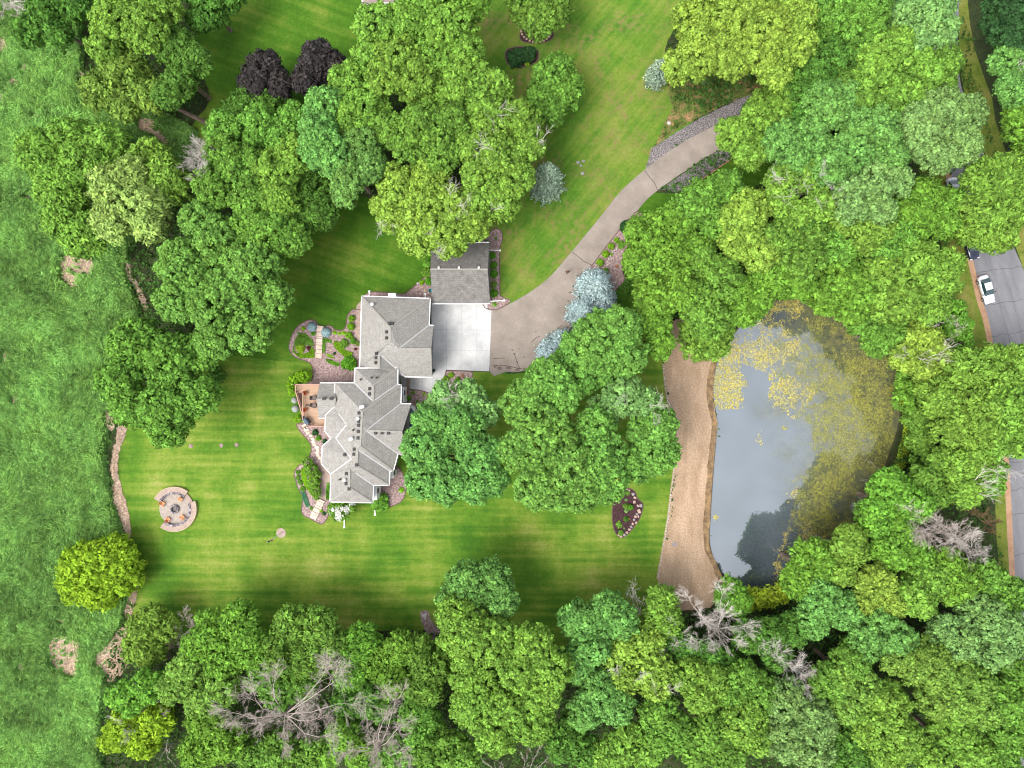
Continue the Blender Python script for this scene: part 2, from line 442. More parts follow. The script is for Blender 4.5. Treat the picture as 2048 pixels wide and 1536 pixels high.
def branch(mb, p, d, L, r, depth, rnd, n=4, spread=.75, kids=4, rmin=.012):
    p = Vector(p); pts = [p]; q = p.copy(); dd = d.copy()
    for k in range(3):
        dd = (dd + Vector((rnd.uniform(-1, 1), rnd.uniform(-1, 1), rnd.uniform(-.6, .9))) * .2).normalized(); q = q + dd * L / 3; pts.append(q.copy())
    mb.tube(pts, [r, r * .8, r * .6, r * .35], n if depth > 1 else 3, cap=False)
    if depth <= 0: return
    for k in range(kids):
        t = .3 + .7 * (k + rnd.random()) / kids; i = min(int(t * 3), 2); f = t * 3 - i
        a = pts[i].lerp(pts[i + 1], min(f, 1)); nd = (dd + Vector((rnd.uniform(-1, 1), rnd.uniform(-1, 1), rnd.uniform(-.35, .7))) * spread).normalized()
        branch(mb, a, nd, L * rnd.uniform(.45, .72), max(r * .5, rmin), depth - 1, rnd, n, spread, kids, rmin)
def bare_tree(pts, h, label, base_px, mat=None, depth=4, kids=5, group=None, name='dead_tree', r0=.16, cat='tree', spread=.8, rmin=.011):
    """leafless tree: limbs from the base to every traced limb end, each breaking up into twigs"""
    global tree_n; tree_n += 1; rnd = random.Random(tree_n * 31)
    b = P(base_px[0], base_px[1], 0); root = empty(name, b, label, cat, group); mat = mat or DEADBARK
    tr = MB(); cr = MB(); fork = Vector((b[0], b[1], h * .35))
    tr.tube([(b[0], b[1], -.2), (b[0], b[1], h * .18), fork], [r0 * 1.6, r0 * 1.2, r0], 7)
    for (px, py, q) in pts:
        e = Vector(P(px, py, h * q)); m_ = fork.lerp(e, .5) + Vector((rnd.uniform(-.5, .5), rnd.uniform(-.5, .5), h * .08))
        cr.tube([fork, m_, m_.lerp(e, .6)], [r0 * .6, r0 * .36, r0 * .2], 5, cap=False)
        L = (e - fork).length
        for a, bb in ((fork, m_), (m_, e)):
            for t in (.45, .9):
                s_ = a.lerp(bb, t); d = (bb - a).normalized()
                branch(cr, s_, (d + Vector((rnd.uniform(-1, 1), rnd.uniform(-1, 1), .3)) * .5).normalized(), L * .24, r0 * .16, depth - 1, rnd, 3, spread * .75, kids, rmin)
        branch(cr, m_.lerp(e, .55), (e - m_).normalized(), L * .26, r0 * .2, depth - 1, rnd, 3, spread * .7, kids + 1, rmin)
    tr.build('trunk', mat, root, b); cr.build('branches', mat, root, b)
    return root
def conifer(px, py, rpx, h, mat, label, group=None, seed=0, name='spruce_tree', cone=1.0):
    """whorls of drooping branches carrying short needle sprays"""
    rng = np.random.default_rng(seed + 900); b = P(px, py, 0)
    # crown position is traced at about a third of the height
    x0, y0, _ = P(px, py, h * .4); b = (x0, y0, 0); R = M(rpx)
    root = empty(name, b, label, 'tree', group)
    pos = []; dr = []; nw = int(h * 3.2)
    for w in range(nw):
        t = w / (nw - 1); z = .6 + t * (h - .9); L = R * (1 - t) ** (.75 / cone) + .12; nb = int(9 + 16 * (1 - t))
        for k in range(nb):
            a = rng.uniform(0, 2 * math.pi); Lb = L * rng.uniform(.8, 1.08); ns = max(3, int(Lb / .085))
            s_ = np.linspace(.12, 1, ns); off = rng.normal(0, .10, (ns, 3)) * (0.4 + s_[:, None])
            px_ = np.stack([np.cos(a) * Lb * s_, np.sin(a) * Lb * s_, z - Lb * .18 * s_ + Lb * .1 * s_ ** 3], 1) + off
            pos.append(px_); dr.append(np.repeat([[math.cos(a), math.sin(a), .15]], ns, 0) + rng.normal(0, .5, (ns, 3)))
    pos = np.concatenate(pos); dr = norm(np.concatenate(dr)); n = len(pos)
    nrm = norm(np.array([0, 0, 1.]) + unit(n, rng) * .7)
    V, F = quads(pos, nrm, rng.uniform(.05, .10, n), 2.6, rng, out=dr)
    npmesh('crown', V, F, np.clip(rng.normal(.5, .25, n), 0, 1), LEAF[mat], root)
    mb = MB(); mb.tube([(0, 0, -.2), (0, 0, h * .5), (0, 0, h * .97)], [.16, .1, .02], 7); mb.build('trunk', BARK, root)
    return root
shrub_protos = {}
def shrub(px, py, rpx, mat, label, style='ball', group=None, name='shrub', hk=1.0, cat='shrub', seed=0, z0=0.0):
    """small plant; one prototype per look, copied and scaled"""
    key = (mat, style, seed % 3)
    if key not in shrub_protos:
        rng = np.random.default_rng(len(shrub_protos) + 77)
        if style == 'ball': V, F, t, cp, crs = crown_arrays([(0, 0, .45, .86)], (.13, .062, 26, 1.2, .05), len(shrub_protos), 1.0, -.5, 1.0)
        elif style == 'mound': V, F, t, cp, crs = crown_arrays([(0, 0, .25, .6), (.3, .1, .2, .52), (-.25, .25, .2, .5), (-.1, -.32, .2, .5), (.25, -.3, .15, .45)], (.17, .08, 22, 1.5, .2), len(shrub_protos), 1.0, -.3, .9)
        elif style == 'hosta':   # rosette of long leaves
            n = 170; a = rng.uniform(0, 6.28, n); q = rng.uniform(.15, .8, n)
            pos = np.stack([np.cos(a) * q, np.sin(a) * q, .55 - q * .35 + rng.uniform(0, .15, n)], 1); out = np.stack([np.cos(a), np.sin(a), -.3 + 0 * a], 1)
            V, F = quads(pos, norm(np.stack([np.cos(a) * .5, np.sin(a) * .5, 1 + 0 * a], 1) + unit(n, rng) * .2), np.full(n, .095), 2.6, rng, out=out * 3); t = rng.uniform(0, 1, n); cp = np.array([[0, 0, .1]]); crs = np.array([.35])
        else:                    # 'fir': flat layered sprays like nest spruce
            n = 2600; d = unit(n, rng, -.1); pos = d * np.array([.92, .92, .7]) * rng.uniform(.85, 1.03, n)[:, None] + np.array([0, 0, .15])
            V, F = quads(pos, norm(d + unit(n, rng) * .5), np.full(n, .035), 2.6, rng, out=d * .5 + np.array([0, 0, .4])); t = rng.uniform(0, 1, n); cp = np.array([[0, 0, .1]]); crs = np.array([1.0])
        V2, F2 = core_arrays(cp, crs, rng, .76); me = bpy.data.meshes.new(name)
        allV = np.concatenate([V, V2]); m4, m3 = len(F), len(F2); loops = np.concatenate([F.ravel(), (F2 + len(V)).ravel()]); starts = np.concatenate([np.arange(m4) * 4, m4 * 4 + np.arange(m3) * 3])
        me.vertices.add(len(allV)); me.vertices.foreach_set('co', allV.astype(np.float32).ravel()); me.loops.add(len(loops)); me.loops.foreach_set('vertex_index', loops.astype(np.int32))
        me.polygons.add(len(starts)); me.polygons.foreach_set('loop_start', starts.astype(np.int32))
        at_ = me.attributes.new('tint', 'FLOAT', 'FACE'); at_.data.foreach_set('value', np.concatenate([t, np.full(m3, .35)]).astype(np.float32))
        me.materials.append(LEAF[mat]); me.update(calc_edges=True); shrub_protos[key] = me
    o = bpy.data.objects.new(name, shrub_protos[key]); COL.objects.link(o); r = M(rpx)
    x, y, _ = P(px, py, r * .6); o.location = (x, y, z0); o.scale = (r, r, r * hk); o.rotation_euler = (0, 0, (px * 1.7 + py) % 6.28)
    return tag(o, label, cat, group)
def carpet(name, poly, n_per_m2, z0, z1, mat, size, elong=1.3, seed=0, label=None, cat='ground cover', excl=None, up=.5, nz=6.0, thr=0.0, kind='stuff', lean=None, jit=0):
    """low uncountable growth over a traced area: loose leaf faces"""
    rng = np.random.default_rng(seed); xs = [p[0] for p in poly]; ys = [p[1] for p in poly]
    A = (max(xs) - min(xs)) * (max(ys) - min(ys)) * S * S; n = int(A * n_per_m2)
    x = rng.uniform(min(xs), max(xs), n); y = rng.uniform(min(ys), max(ys), n)
    k = inpoly(x, y, poly)
    if excl is not None: k &= ~excl(x, y)
    if thr: k &= fbm(x, y, nz, seed + 3) > thr
    x = x[k]; y = y[k]; n = len(x)
    hz = fbm(x, y, nz * 2.5, seed + 1); z = z0 + (z1 - z0) * np.clip((hz - .25) * 1.9, 0, 1) * rng.uniform(.75, 1, n)
    pos = np.stack([(x - 1024) * S, (768 - y) * S, z], 1)
    nrm = norm(unit(n, rng) * (1 - up) + np.array([0, 0, up * 1.2])); out = None
    if lean is not None:
        ang = fbm(x, y, 70, seed + 9) * 9 + lean; out = np.stack([np.cos(ang), np.sin(ang), 0 * ang], 1) * 1.0
    V, F = quads(pos, nrm, size * rng.uniform(.6, 1.35, n), elong, rng, out=out)
    t = np.clip(rng.uniform(0, 1, n) * .5 + fbm(x, y, nz * 4, seed + 5) * .9 - .2, 0, 1)
    o = npmesh(name, V, F, t, LEAF[mat] if isinstance(mat, str) else mat); tag(o, label, cat, kind=kind)
    return o

# ------------------------------------------------------------------ the ground and everything flat on it
G_WOOD = noisy('wood_floor', [(.3, srgb(38, 46, 26)), (.55, srgb(58, 70, 36)), (.75, srgb(84, 76, 54))], .35, fine=4, fine_amt=.5)
def lawnmat(name, angle, period, amt, stops, rough_patch=.0, worn=None, worn_amt=.5, streak_ang=.001):
    m, nt, b = base(name, .9, .15)
    tc = nt.nodes.new('ShaderNodeTexCoord'); sp = nt.nodes.new('ShaderNodeSeparateXYZ'); nt.links.new(tc.outputs['Object'], sp.inputs[0])
    c_, s_ = math.cos(angle), math.sin(angle)
    v = math_(nt, 'ADD', math_(nt, 'MULTIPLY', sp.outputs[0], -s_), math_(nt, 'MULTIPLY', sp.outputs[1], c_))
    wob = noise(nt, .03, 2); v = math_(nt, 'ADD', v, mapr(nt, wob, .3, .7, -.6, .6))
    sw = math_(nt, 'SINE', math_(nt, 'MULTIPLY', v, 2 * math.pi / period))
    sw = mapr(nt, sw, -.6, .6, -1, 1)
    sm = mapr(nt, noise(nt, .05, 2), .38, .62, .15, 1.0); st = math_(nt, 'MULTIPLY', sw, sm)
    thin = noise(nt, .55, 4, (.10, 1.5, 1), streak_ang, .6); thin = mapr(nt, thin, .3, .7, -1, 1)
    crossn = noise(nt, .3, 3, (1.2, .16, 1), streak_ang); crossn = mapr(nt, crossn, .3, .7, -1, 1)
    big = noise(nt, .085, 7, rough=.68); r = ramp(nt, stops)
    f = math_(nt, 'ADD', big, math_(nt, 'MULTIPLY', thin, .10)); f = math_(nt, 'ADD', f, math_(nt, 'MULTIPLY', crossn, .045))
    f = math_(nt, 'ADD', f, math_(nt, 'MULTIPLY', st, -amt * .35)); nt.links.new(f, r.inputs[0]); c = r.outputs[0]
    fine = noise(nt, 2.2, 5, rough=.75); g = mapr(nt, fine, .3, .7, .78, 1.22)
    g = math_(nt, 'MULTIPLY', g, mapr(nt, st, -1, 1, 1 + amt * .8, 1 - amt * .8))
    cc = nt.nodes.new('ShaderNodeCombineColor')
    for i in range(3): nt.links.new(g, cc.inputs[i])
    c = cmix(nt, c, cc.outputs[0], 1.0, 'MULTIPLY')
    if worn:
        w = noise(nt, .16, 6, rough=.7); w2 = noise(nt, 1.3, 4, rough=.7)
        w = math_(nt, 'MULTIPLY', mapr(nt, w, .46, .62, 0, 1), mapr(nt, w2, .42, .6, 0, worn_amt)); c = cmix(nt, c, worn, w)
    nt.links.new(c, b.inputs['Base Color']); bump(nt, b, noise(nt, 9, 3), .03)
    return m
LA = .62
def gs(r, g, b): return [q * LA for q in srgb(r, g, b)[:3]]
LAWN_S = lawnmat('lawn_striped', 0, 1.3, .05, [(.3, gs(80, 134, 36)), (.44, gs(108, 156, 44)), (.57, gs(146, 176, 64)), (.74, gs(190, 196, 104))], streak_ang=.001)
LAWN_N = lawnmat('lawn_meadow', math.radians(52), 1.9, .02, [(.3, gs(78, 134, 36)), (.44, gs(106, 156, 46)), (.57, gs(138, 168, 62)), (.72, gs(170, 174, 92))], worn=gs(168, 152, 96), worn_amt=.95, streak_ang=math.radians(50))
LAWN_W = lawnmat('lawn_back', math.radians(-20), 2.0, .03, [(.3, gs(66, 116, 24)), (.5, gs(92, 142, 34)), (.7, gs(138, 162, 60))], streak_ang=math.radians(-20))
MULCH = noisy('mulch', [(.3, srgb(118, 94, 92)), (.5, srgb(158, 134, 130)), (.7, srgb(196, 176, 170))], 3.5, 6, fine=10, fine_amt=.5, bmp=.05)
DARKMULCH = noisy('dark_mulch', [(.3, srgb(44, 28, 30)), (.7, srgb(88, 60, 62))], 3, 6, fine=12, fine_amt=.5, bmp=.04)
EDGING = plain('edging', srgb(104, 78, 76), .8)
ASPH = noisy('driveway_asphalt', [(.25, srgb(132, 122, 112)), (.5, srgb(152, 141, 131)), (.75, srgb(170, 159, 148))], .3, 8, fine=14, fine_amt=.22, bmp=.02)
CRACK = plain('crack_filler', srgb(72, 62, 58), .7)
STAIN = noisy('damp_stain', [(.3, srgb(96, 80, 72)), (.7, srgb(140, 124, 114))], 2)
ROAD = noisy('road_asphalt', [(.25, srgb(112, 112, 116)), (.5, srgb(126, 126, 130)), (.75, srgb(140, 139, 142))], .3, 6, fine=14, fine_amt=.16, bmp=.02, stretch=(2.5, .5, 1), rz=.3)
CONC = noisy('concrete', [(.3, srgb(178, 178, 178)), (.5, srgb(202, 202, 201)), (.7, srgb(220, 219, 216))], .35, 6, fine=10, fine_amt=.08)
JOINT = plain('joint', srgb(160, 160, 164), .8)
ROCKB = noisy('river_rock', [(.35, srgb(78, 74, 74)), (.5, srgb(122, 116, 116)), (.65, srgb(172, 164, 164))], 6, 5, fine=18, fine_amt=.5, bmp=.08)
DIRT = noisy('bare_earth', [(.28, srgb(150, 126, 102)), (.5, srgb(176, 150, 124)), (.72, srgb(194, 168, 142))], .4, 9, stretch=(1.3, .4, 1), fine=5, fine_amt=.28)
DIRTED = noisy('earth_bank', [(.3, srgb(96, 78, 58)), (.5, srgb(136, 112, 84)), (.72, srgb(176, 146, 98))], .9, 7, fine=6, fine_amt=.35, bmp=.05)
SHOULDER = noisy('road_shoulder', [(.3, srgb(160, 122, 96)), (.6, srgb(182, 148, 118)), (.75, srgb(150, 146, 90))], .6, 6, fine=7, fine_amt=.2)
MAT = noisy('dead_reeds', [(.3, srgb(168, 134, 118)), (.5, srgb(206, 176, 158)), (.7, srgb(228, 204, 188))], 2.2, 6, fine=8, fine_amt=.4, bmp=.06)
SCRUB = noisy('scrub_earth', [(.3, srgb(74, 78, 42)), (.45, srgb(96, 110, 50)), (.6, srgb(150, 120, 84)), (.75, srgb(196, 150, 112))], .45, 7, fine=5, fine_amt=.45)
PAVER = noisy('paver', [(.3, srgb(158, 138, 126)), (.7, srgb(188, 168, 154))], 2, 5, fine=9, fine_amt=.15)
MARSHG = noisy('marsh_floor', [(.3, srgb(48, 96, 48)), (.6, srgb(76, 130, 66)), (.8, srgb(120, 140, 90))], .3, 6, fine=4, fine_amt=.4)

def sheet(name, pts, z, mat, sm=0, jg=0, kind='structure', thick=0, parent=None, seed=0, **kw):
    q = smooth(pts, sm) if sm else pts
    if jg: q = jag(q, jg, 5, seed)
    mb = MB(); mb.poly([P(x, y, z) for x, y in q], 0, thick)
    o = mb.build(name, mat, parent); tag(o, kind=kind, **kw); return o, q

POND = smooth([(1437, 712), (1424, 780), (1432, 845), (1425, 945), (1420, 1024), (1418, 1091), (1437, 1141), (1465, 1168), (1500, 1184), (1560, 1185), (1620, 1160), (1690, 1100), (1745, 1000), (1775, 920), (1800, 840), (1797, 760), (1770, 700), (1720, 640), (1660, 606), (1590, 596), (1530, 606), (1480, 650)], 4)
# ground: one big sheet with the pond cut out of it
mb = MB(); R = 420
outer = [(-R, -R), (R, -R), (R, R), (-R, R)]; pw = [P(x, y, 0)[:2] for x, y in POND]
tri = tessellate_polygon([[Vector((x, y, 0)) for x, y in outer], [Vector((x, y, 0)) for x, y in pw]])
allp = [(x, y, 0) for x, y in outer + pw]; fs = []
for t in tri:
    a, b_, c = [Vector(allp[i]) for i in t]; fs.append(tuple(t) if (b_ - a).cross(c - a).z > 0 else tuple(reversed(t)))
mb.add(allp, fs); tag(mb.build('ground', G_WOOD), kind='structure')
# the bank slopes down into the water
mb = MB(); n = len(POND); cx, cy = 1600, 900
inn = [(x + (cx - x) * .035, y + (cy - y) * .035) for x, y in POND]
mb.add([P(x, y, 0) for x, y in POND] + [P(x, y, -1.4) for x, y in inn], [(i, (i + 1) % n, n + (i + 1) % n, n + i) for i in range(n)])
tag(mb.build('bank', noisy('mud', [(.3, srgb(70, 66, 44)), (.7, srgb(112, 104, 72))], 1, fine=5)), kind='structure')
# water
def water_mat():
    m = bpy.data.materials.new('pond_water'); m.use_nodes = True; nt = m.node_tree; nt.nodes.clear()
    tc = nt.nodes.new('ShaderNodeTexCoord'); sp = nt.nodes.new('ShaderNodeSeparateXYZ'); nt.links.new(tc.outputs['Object'], sp.inputs[0])
    # open water to the lower left, silted olive water to the upper right
    g = math_(nt, 'ADD', math_(nt, 'MULTIPLY', sp.outputs[0], .085), math_(nt, 'MULTIPLY', sp.outputs[1], .012))
    g = math_(nt, 'ADD', g, mapr(nt, noise(nt, .16, 5), .3, .7, -.4, .4)); g = mapr(nt, g, 3.4, 4.2, 0, 1)
    n2 = noise(nt, .9, 6, rough=.7); silt = ramp(nt, [(.3, srgb(60, 66, 42)), (.5, srgb(106, 106, 58)), (.7, srgb(142, 136, 74))]); nt.links.new(n2, silt.inputs[0])
    open_ = ramp(nt, [(.3, srgb(76, 86, 90)), (.7, srgb(100, 110, 118))]); nt.links.new(noise(nt, .12, 4), open_.inputs[0])
    c = cmix(nt, open_.outputs[0], silt.outputs[0], math_(nt, 'MULTIPLY', g, .72))
    d = nt.nodes.new('ShaderNodeBsdfDiffuse'); nt.links.new(c, d.inputs[0])
    gl = nt.nodes.new('ShaderNodeBsdfGlossy'); gl.inputs['Roughness'].default_value = .02; gl.inputs['Color'].default_value = (.92, .97, 1, 1)
    bp = nt.nodes.new('ShaderNodeBump'); bp.inputs['Distance'].default_value = .02; bp.inputs['Strength'].default_value = .1; nt.links.new(noise(nt, .8, 3), bp.inputs['Height']); nt.links.new(bp.outputs[0], gl.inputs['Normal'])
    mx = nt.nodes.new('ShaderNodeMixShader'); nt.links.new(mapr(nt, g, 0, 1, .24, .13), mx.inputs[0]); nt.links.new(d.outputs[0], mx.inputs[1]); nt.links.new(gl.outputs[0], mx.inputs[2])
    o = nt.nodes.new('ShaderNodeOutputMaterial'); nt.links.new(mx.outputs[0], o.inputs[0]); return m
big = [(x + (x - cx) * .03, y + (y - cy) * .03) for x, y in POND]
sheet('pond', big, -.45, water_mat())

# lawns
LAWN_SOUTH = smooth([(250, 835), (238, 880), (230, 930), (236, 985), (250, 1030), (262, 1080), (272, 1140), (272, 1200), (262, 1240), (300, 1290), (600, 1275), (760, 1262), (870, 1262), (1000, 1290), (1150, 1290), (1300, 1240), (1318, 1157), (1328, 1091), (1338, 1031), (1343, 979), (1351, 912), (1348, 829), (1335, 795), (1327, 729), (1300, 640), (1255, 600), (1230, 640), (1150, 700), (1050, 745), (980, 744), (900, 744), (760, 760), (640, 730), (500, 700), (380, 720), (290, 780)], 3)
sheet('lawn', LAWN_SOUTH, .02, LAWN_S)
LAWN_WEST = smooth([(640, 730), (500, 715), (420, 690), (470, 560), (560, 470), (560, 430), (660, 380), (800, 420), (870, 480), (880, 600), (760, 600), (722, 620), (722, 750)], 3)
sheet('lawn', LAWN_WEST, .024, LAWN_W)
LAWN_NORTH = smooth([(985, 622), (975, 450), (930, 380), (930, 60), (935, -90), (1340, -90), (1352, 40), (1330, 100), (1345, 200), (1400, 225), (1300, 330), (1290, 350), (1210, 440), (1140, 520), (1070, 585), (1020, 612)], 3)
sheet('lawn', LAWN_NORTH, .028, LAWN_N)
sheet('lawn', smooth([(395, 60), (400, 130), (420, 200), (385, 250), (400, 300), (460, 290), (560, 240), (720, 200), (720, -90), (440, -90), (440, 30)], 3), .026, LAWN_W)
sheet('lawn', [(1262, 430), (1310, 385), (1364, 386), (1460, 322), (1530, 290), (1540, 360), (1400, 420), (1300, 470)], .022, LAWN_W, 2)
sheet('lawn', [(1225, 590), (1255, 555), (1300, 560), (1330, 640), (1260, 660)], .03, LAWN_W, 2)
VERGE = noisy('verge_grass', [(.3, gs(100, 134, 40)), (.5, gs(136, 152, 56)), (.7, gs(170, 166, 88))], .35, 6, fine=3, fine_amt=.2)
sheet('verge', [(1800, 200), (1840, 350), (1880, 480), (1905, 600), (1930, 700), (1960, 900), (1990, 1000), (2000, 1160), (2060, 1320), (2060, 1150), (2024, 1057), (2016, 895), (1990, 700), (1976, 636), (1946, 520), (1915, 400), (1880, 300), (1850, 200)], .02, VERGE, 2)
sheet('verge', [(1905, -90), (1905, 0), (1918, 60), (1925, 170), (1968, 300), (2010, 430), (2048, 540), (2110, 700), (2200, 760), (2160, 560), (2010, 300), (1985, 200), (1950, 100), (1935, 0), (1935, -90)], .022, VERGE, 2)
# road
RL = [(1845, -90), (1850, 0), (1860, 100), (1878, 220), (1902, 347), (1925, 440), (1947, 523), (1964, 598), (1976, 636), (1986, 685), (2003, 790), (2016, 895), (2022, 995), (2025, 1057), (2030, 1150), (2036, 1300), (2040, 1640)]
RR = [(1915, -90), (1918, 0), (1916, 80), (1922, 170), (1966, 303), (2017, 467), (2046, 536), (2064, 600), (2085, 700), (2100, 800), (2112, 900), (2118, 1000), (2120, 1150), (2128, 1300), (2130, 1640)]
RLs = smooth(RL, 4, False); RRs = smooth(RR, 4, False)
ROADP = RLs + RRs[::-1]
mb = MB(); mb.poly([P(x, y, .034) for x, y in ROADP])
rc = random.Random(5)
for y0 in (190, 290, 325, 495, 546, 610, 672, 925, 980, 1030, 1110, 1220):
    xl = np.interp(y0, [p[1] for p in RL], [p[0] for p in RL]); xr = np.interp(y0 - 12, [p[1] for p in RR], [p[0] for p in RR])
    k = 9; line = [(xl + (xr - xl) * i / k, y0 - 12 * i / k + rc.uniform(-2.5, 2.5)) for i in range(k + 1)]; mb.strip(line, .055, .04, 1)
for xf in (.34, .62):
    line = []
    for y0 in range(180, 1500, 22):
        xl = np.interp(y0, [p[1] for p in RL], [p[0] for p in RL]); xr = np.interp(y0, [p[1] for p in RR], [p[0] for p in RR]); line.append((xl + (xr - xl) * xf + rc.uniform(-1.5, 1.5), y0))
    for i in range(0, len(line) - 8, 9): mb.strip(line[i:i + 6], .03, .042, 1)
tag(mb.build('road', [ROAD, CRACK]), kind='structure')
mb = MB(); mb.strip([(x - 5, y) for x, y in RLs], 1.0, .03, 0); tag(mb.build('shoulder', SHOULDER), kind='structure')
# driveway
DRIVE = smooth([(983, 620), (1001, 616), (1028, 603), (1066, 580), (1101, 552), (1136, 512), (1206, 427), (1241, 383), (1291, 338), (1350, 294), (1424, 253), (1474, 230), (1560, 210), (1680, 200), (1800, 205), (1880, 215), (1890, 260), (1800, 245), (1690, 240), (1580, 254), (1500, 275), (1440, 298), (1316, 380), (1274, 422), (1233, 467), (1187, 527), (1169, 546), (1158, 587), (1152, 612), (1142, 654), (1121, 672), (1080, 716), (1049, 741), (1010, 744), (980, 743)], 3)
mb = MB(); mb.poly([P(x, y, .046) for x, y in DRIVE])
for ln in ([(1290, 341), (1298, 353), (1309, 366), (1315, 380)], [(1144, 504), (1150, 508), (1162, 518), (1170, 524), (1184, 530)], [(983, 730), (1010, 731), (1045, 738)], [(1027, 706), (1031, 714), (1035, 728), (1040, 737)], [(1062, 685), (1072, 676), (1080, 672)], [(1087, 676), (1098, 675), (1104, 671)], [(987, 717), (1010, 716)]):
    mb.strip(ln, .09, .052, 1)
rs = random.Random(3)
for (x, y, r) in ((1025, 700, 3), (1029, 708, 2.4), (1038, 697, 2), (1048, 714, 2), (1034, 724, 2.6), (1148, 574, 3), (1141, 585, 3.5), (1152, 580, 4), (1137, 602, 2.5), (1123, 652, 3), (1133, 655, 4), (1135, 643, 2), (1157, 552, 5), (1165, 548, 4), (1000, 736, 5), (1018, 736, 6), (990, 733, 4), (1035, 739, 5), (1050, 738, 4), (1071, 719, 3), (1061, 708, 1.8), (1072, 663, 2)):
    mb.poly([P(x + r * math.cos(a) * rs.uniform(.5, 1.4), y + r * .7 * math.sin(a) * rs.uniform(.5, 1.3), .05) for a in [k * .785 for k in range(8)]], 2)
tag(mb.build('driveway', [ASPH, CRACK, STAIN]), kind='structure')
mb = MB(); mb.poly([P(x, y, .06) for x, y in [(863, 600), (975, 604), (975, 619), (983, 620), (978.5, 742.6), (892, 739.5), (886, 760), (882, 790), (868, 794), (858, 787), (843, 781), (826, 779), (806, 779), (800, 757), (800, 740), (863, 740)]], 0, .1)
for ln in ([(894, 605), (893, 740)], [(923, 605), (922, 741)], [(953, 605), (952, 742)], [(864, 659), (982, 661)], [(864, 700), (980, 701)], [(845, 757), (845, 781)], [(866, 745), (866, 790)], [(820, 757), (820, 779)], [(862, 740), (892, 740)]):
    mb.strip(ln, .035, .066, 1)
tag(mb.build('concrete_apron', [CONC, JOINT]), kind='structure')
sheet('rock_bed', [(1291, 337), (1298, 315), (1303, 297), (1350, 266), (1400, 236), (1474, 199), (1500, 190), (1520, 205), (1474, 229), (1424, 252), (1350, 293)], .04, ROCKB)
sheet('rock_bed', [(1318, 380), (1370, 345), (1440, 299), (1500, 276), (1500, 292), (1456, 320), (1405, 355), (1366, 382), (1350, 385), (1334, 379)], .04, ROCKB)
sheet('scrub_bank', [(1296, 312), (1315, 280), (1330, 240), (1345, 215), (1338, 160), (1420, 90), (1520, 110), (1530, 180), (1480, 196), (1400, 234), (1350, 262), (1303, 296)], .034, SCRUB, 2, 1.5)
# earth strip beside the pond
DIRTP = smooth([(1345, 640), (1329, 729), (1336, 795), (1349, 829), (1353, 912), (1345, 979), (1339, 1031), (1329, 1091), (1317, 1157), (1330, 1215), (1420, 1215), (1445, 1170), (1437, 1141), (1418, 1091), (1420, 1024), (1425, 945), (1432, 845), (1424, 780), (1437, 712), (1470, 650)], 3)
sheet('dirt_strip', DIRTP, .036, DIRT, 0, .9)
mb = MB(); bl = smooth([(1434, 700), (1420, 760), (1421, 820), (1428, 845), (1424, 890), (1419, 945), (1414, 1024), (1412, 1091), (1428, 1130), (1440, 1160)], 5, False)
L = []; Rr = []
for i, (x, y) in enumerate(bl):
    w = 2 + 6 * fbm(np.array([y]), np.array([3.]), 14, 4)[0]; L.append(P(x - w, y, .042)); Rr.append(P(x + 7, y, .042))
n = len(bl); mb.add(L + Rr, [(i, n + i, n + i + 1, i + 1) for i in range(n - 1)]); tag(mb.build('waterside_verge', DIRTED), kind='structure')
sheet('lawn_edge', smooth([(1329, 729), (1336, 795), (1349, 829), (1353, 912), (1345, 979), (1339, 1031), (1329, 1091), (1317, 1157)], 3, False) + [(x - 4.5, y) for x, y in smooth([(1329, 729), (1336, 795), (1349, 829), (1353, 912), (1345, 979), (1339, 1031), (1329, 1091), (1317, 1157)], 3, False)][::-1], .044, noisy('lawn_edge_gravel', [(.3, srgb(140, 116, 92)), (.7, srgb(190, 172, 136))], 3, fine=9))
# garden beds
def bed(pts, mat=MULCH, z=.044, sm=3, edge=True, name='mulch_bed'):
    o, q = sheet(name, pts, z, mat, sm)
    if edge:
        e = MB(); e.strip(q + [q[0]], .14, z + .02, 0); e_ = e.build('edging', EDGING, o)
    return q
B1 = bed([(577.8, 692.7), (582.5, 673), (593.4, 655), (607.5, 644), (620.8, 639.5), (631, 642), (635.6, 649), (648, 653.6), (656, 650.5), (663.8, 652.8), (668.4, 658), (679.4, 661), (688.8, 657.5), (692.7, 647), (694, 634), (701, 623), (713, 619), (740, 640), (740, 770), (640, 775), (612, 775), (610, 770), (624, 760), (626, 745), (624, 731.7), (617, 724), (601, 718.4), (588.8, 713), (580, 702.8)])
B2 = bed([(738.5, 584), (785, 586), (808, 588), (825, 575), (840, 562), (862, 545), (880, 540), (880, 602), (738.5, 600)], sm=2)
B3 = bed([(950, 500), (975, 470), (990, 457), (1003, 462), (1005, 480), (999, 500), (1000, 560), (1001, 592), (1022, 601), (1002, 616), (982, 619), (960, 600)], sm=2)
B4 = bed([(610, 846), (593, 850), (603, 866), (620, 886), (622.5, 900), (619, 912), (611, 921), (603, 928), (593.5, 936), (588, 948), (592, 963), (595.6, 975), (604, 991.7), (605, 1004), (603, 1020), (607, 1031), (617.5, 1036), (630, 1042.7), (642.5, 1048), (650, 1042.7), (657, 1029), (659, 1005), (680, 1000), (680, 850)], sm=3)
B5 = bed([(750, 965), (787, 935), (800, 938), (812, 965), (811, 983), (805, 1000), (790, 1010), (775, 1013), (746, 1008)], sm=3)
B6 = bed([(800, 782), (826.6, 779.5), (843.5, 781.5), (858.7, 786.5), (866, 793), (885, 800), (885, 880), (835, 875), (800, 840)], sm=2, z=.05)
B7 = bed([(893, 741), (945, 743), (945, 768), (915, 790), (883, 792), (886, 765)], sm=0)
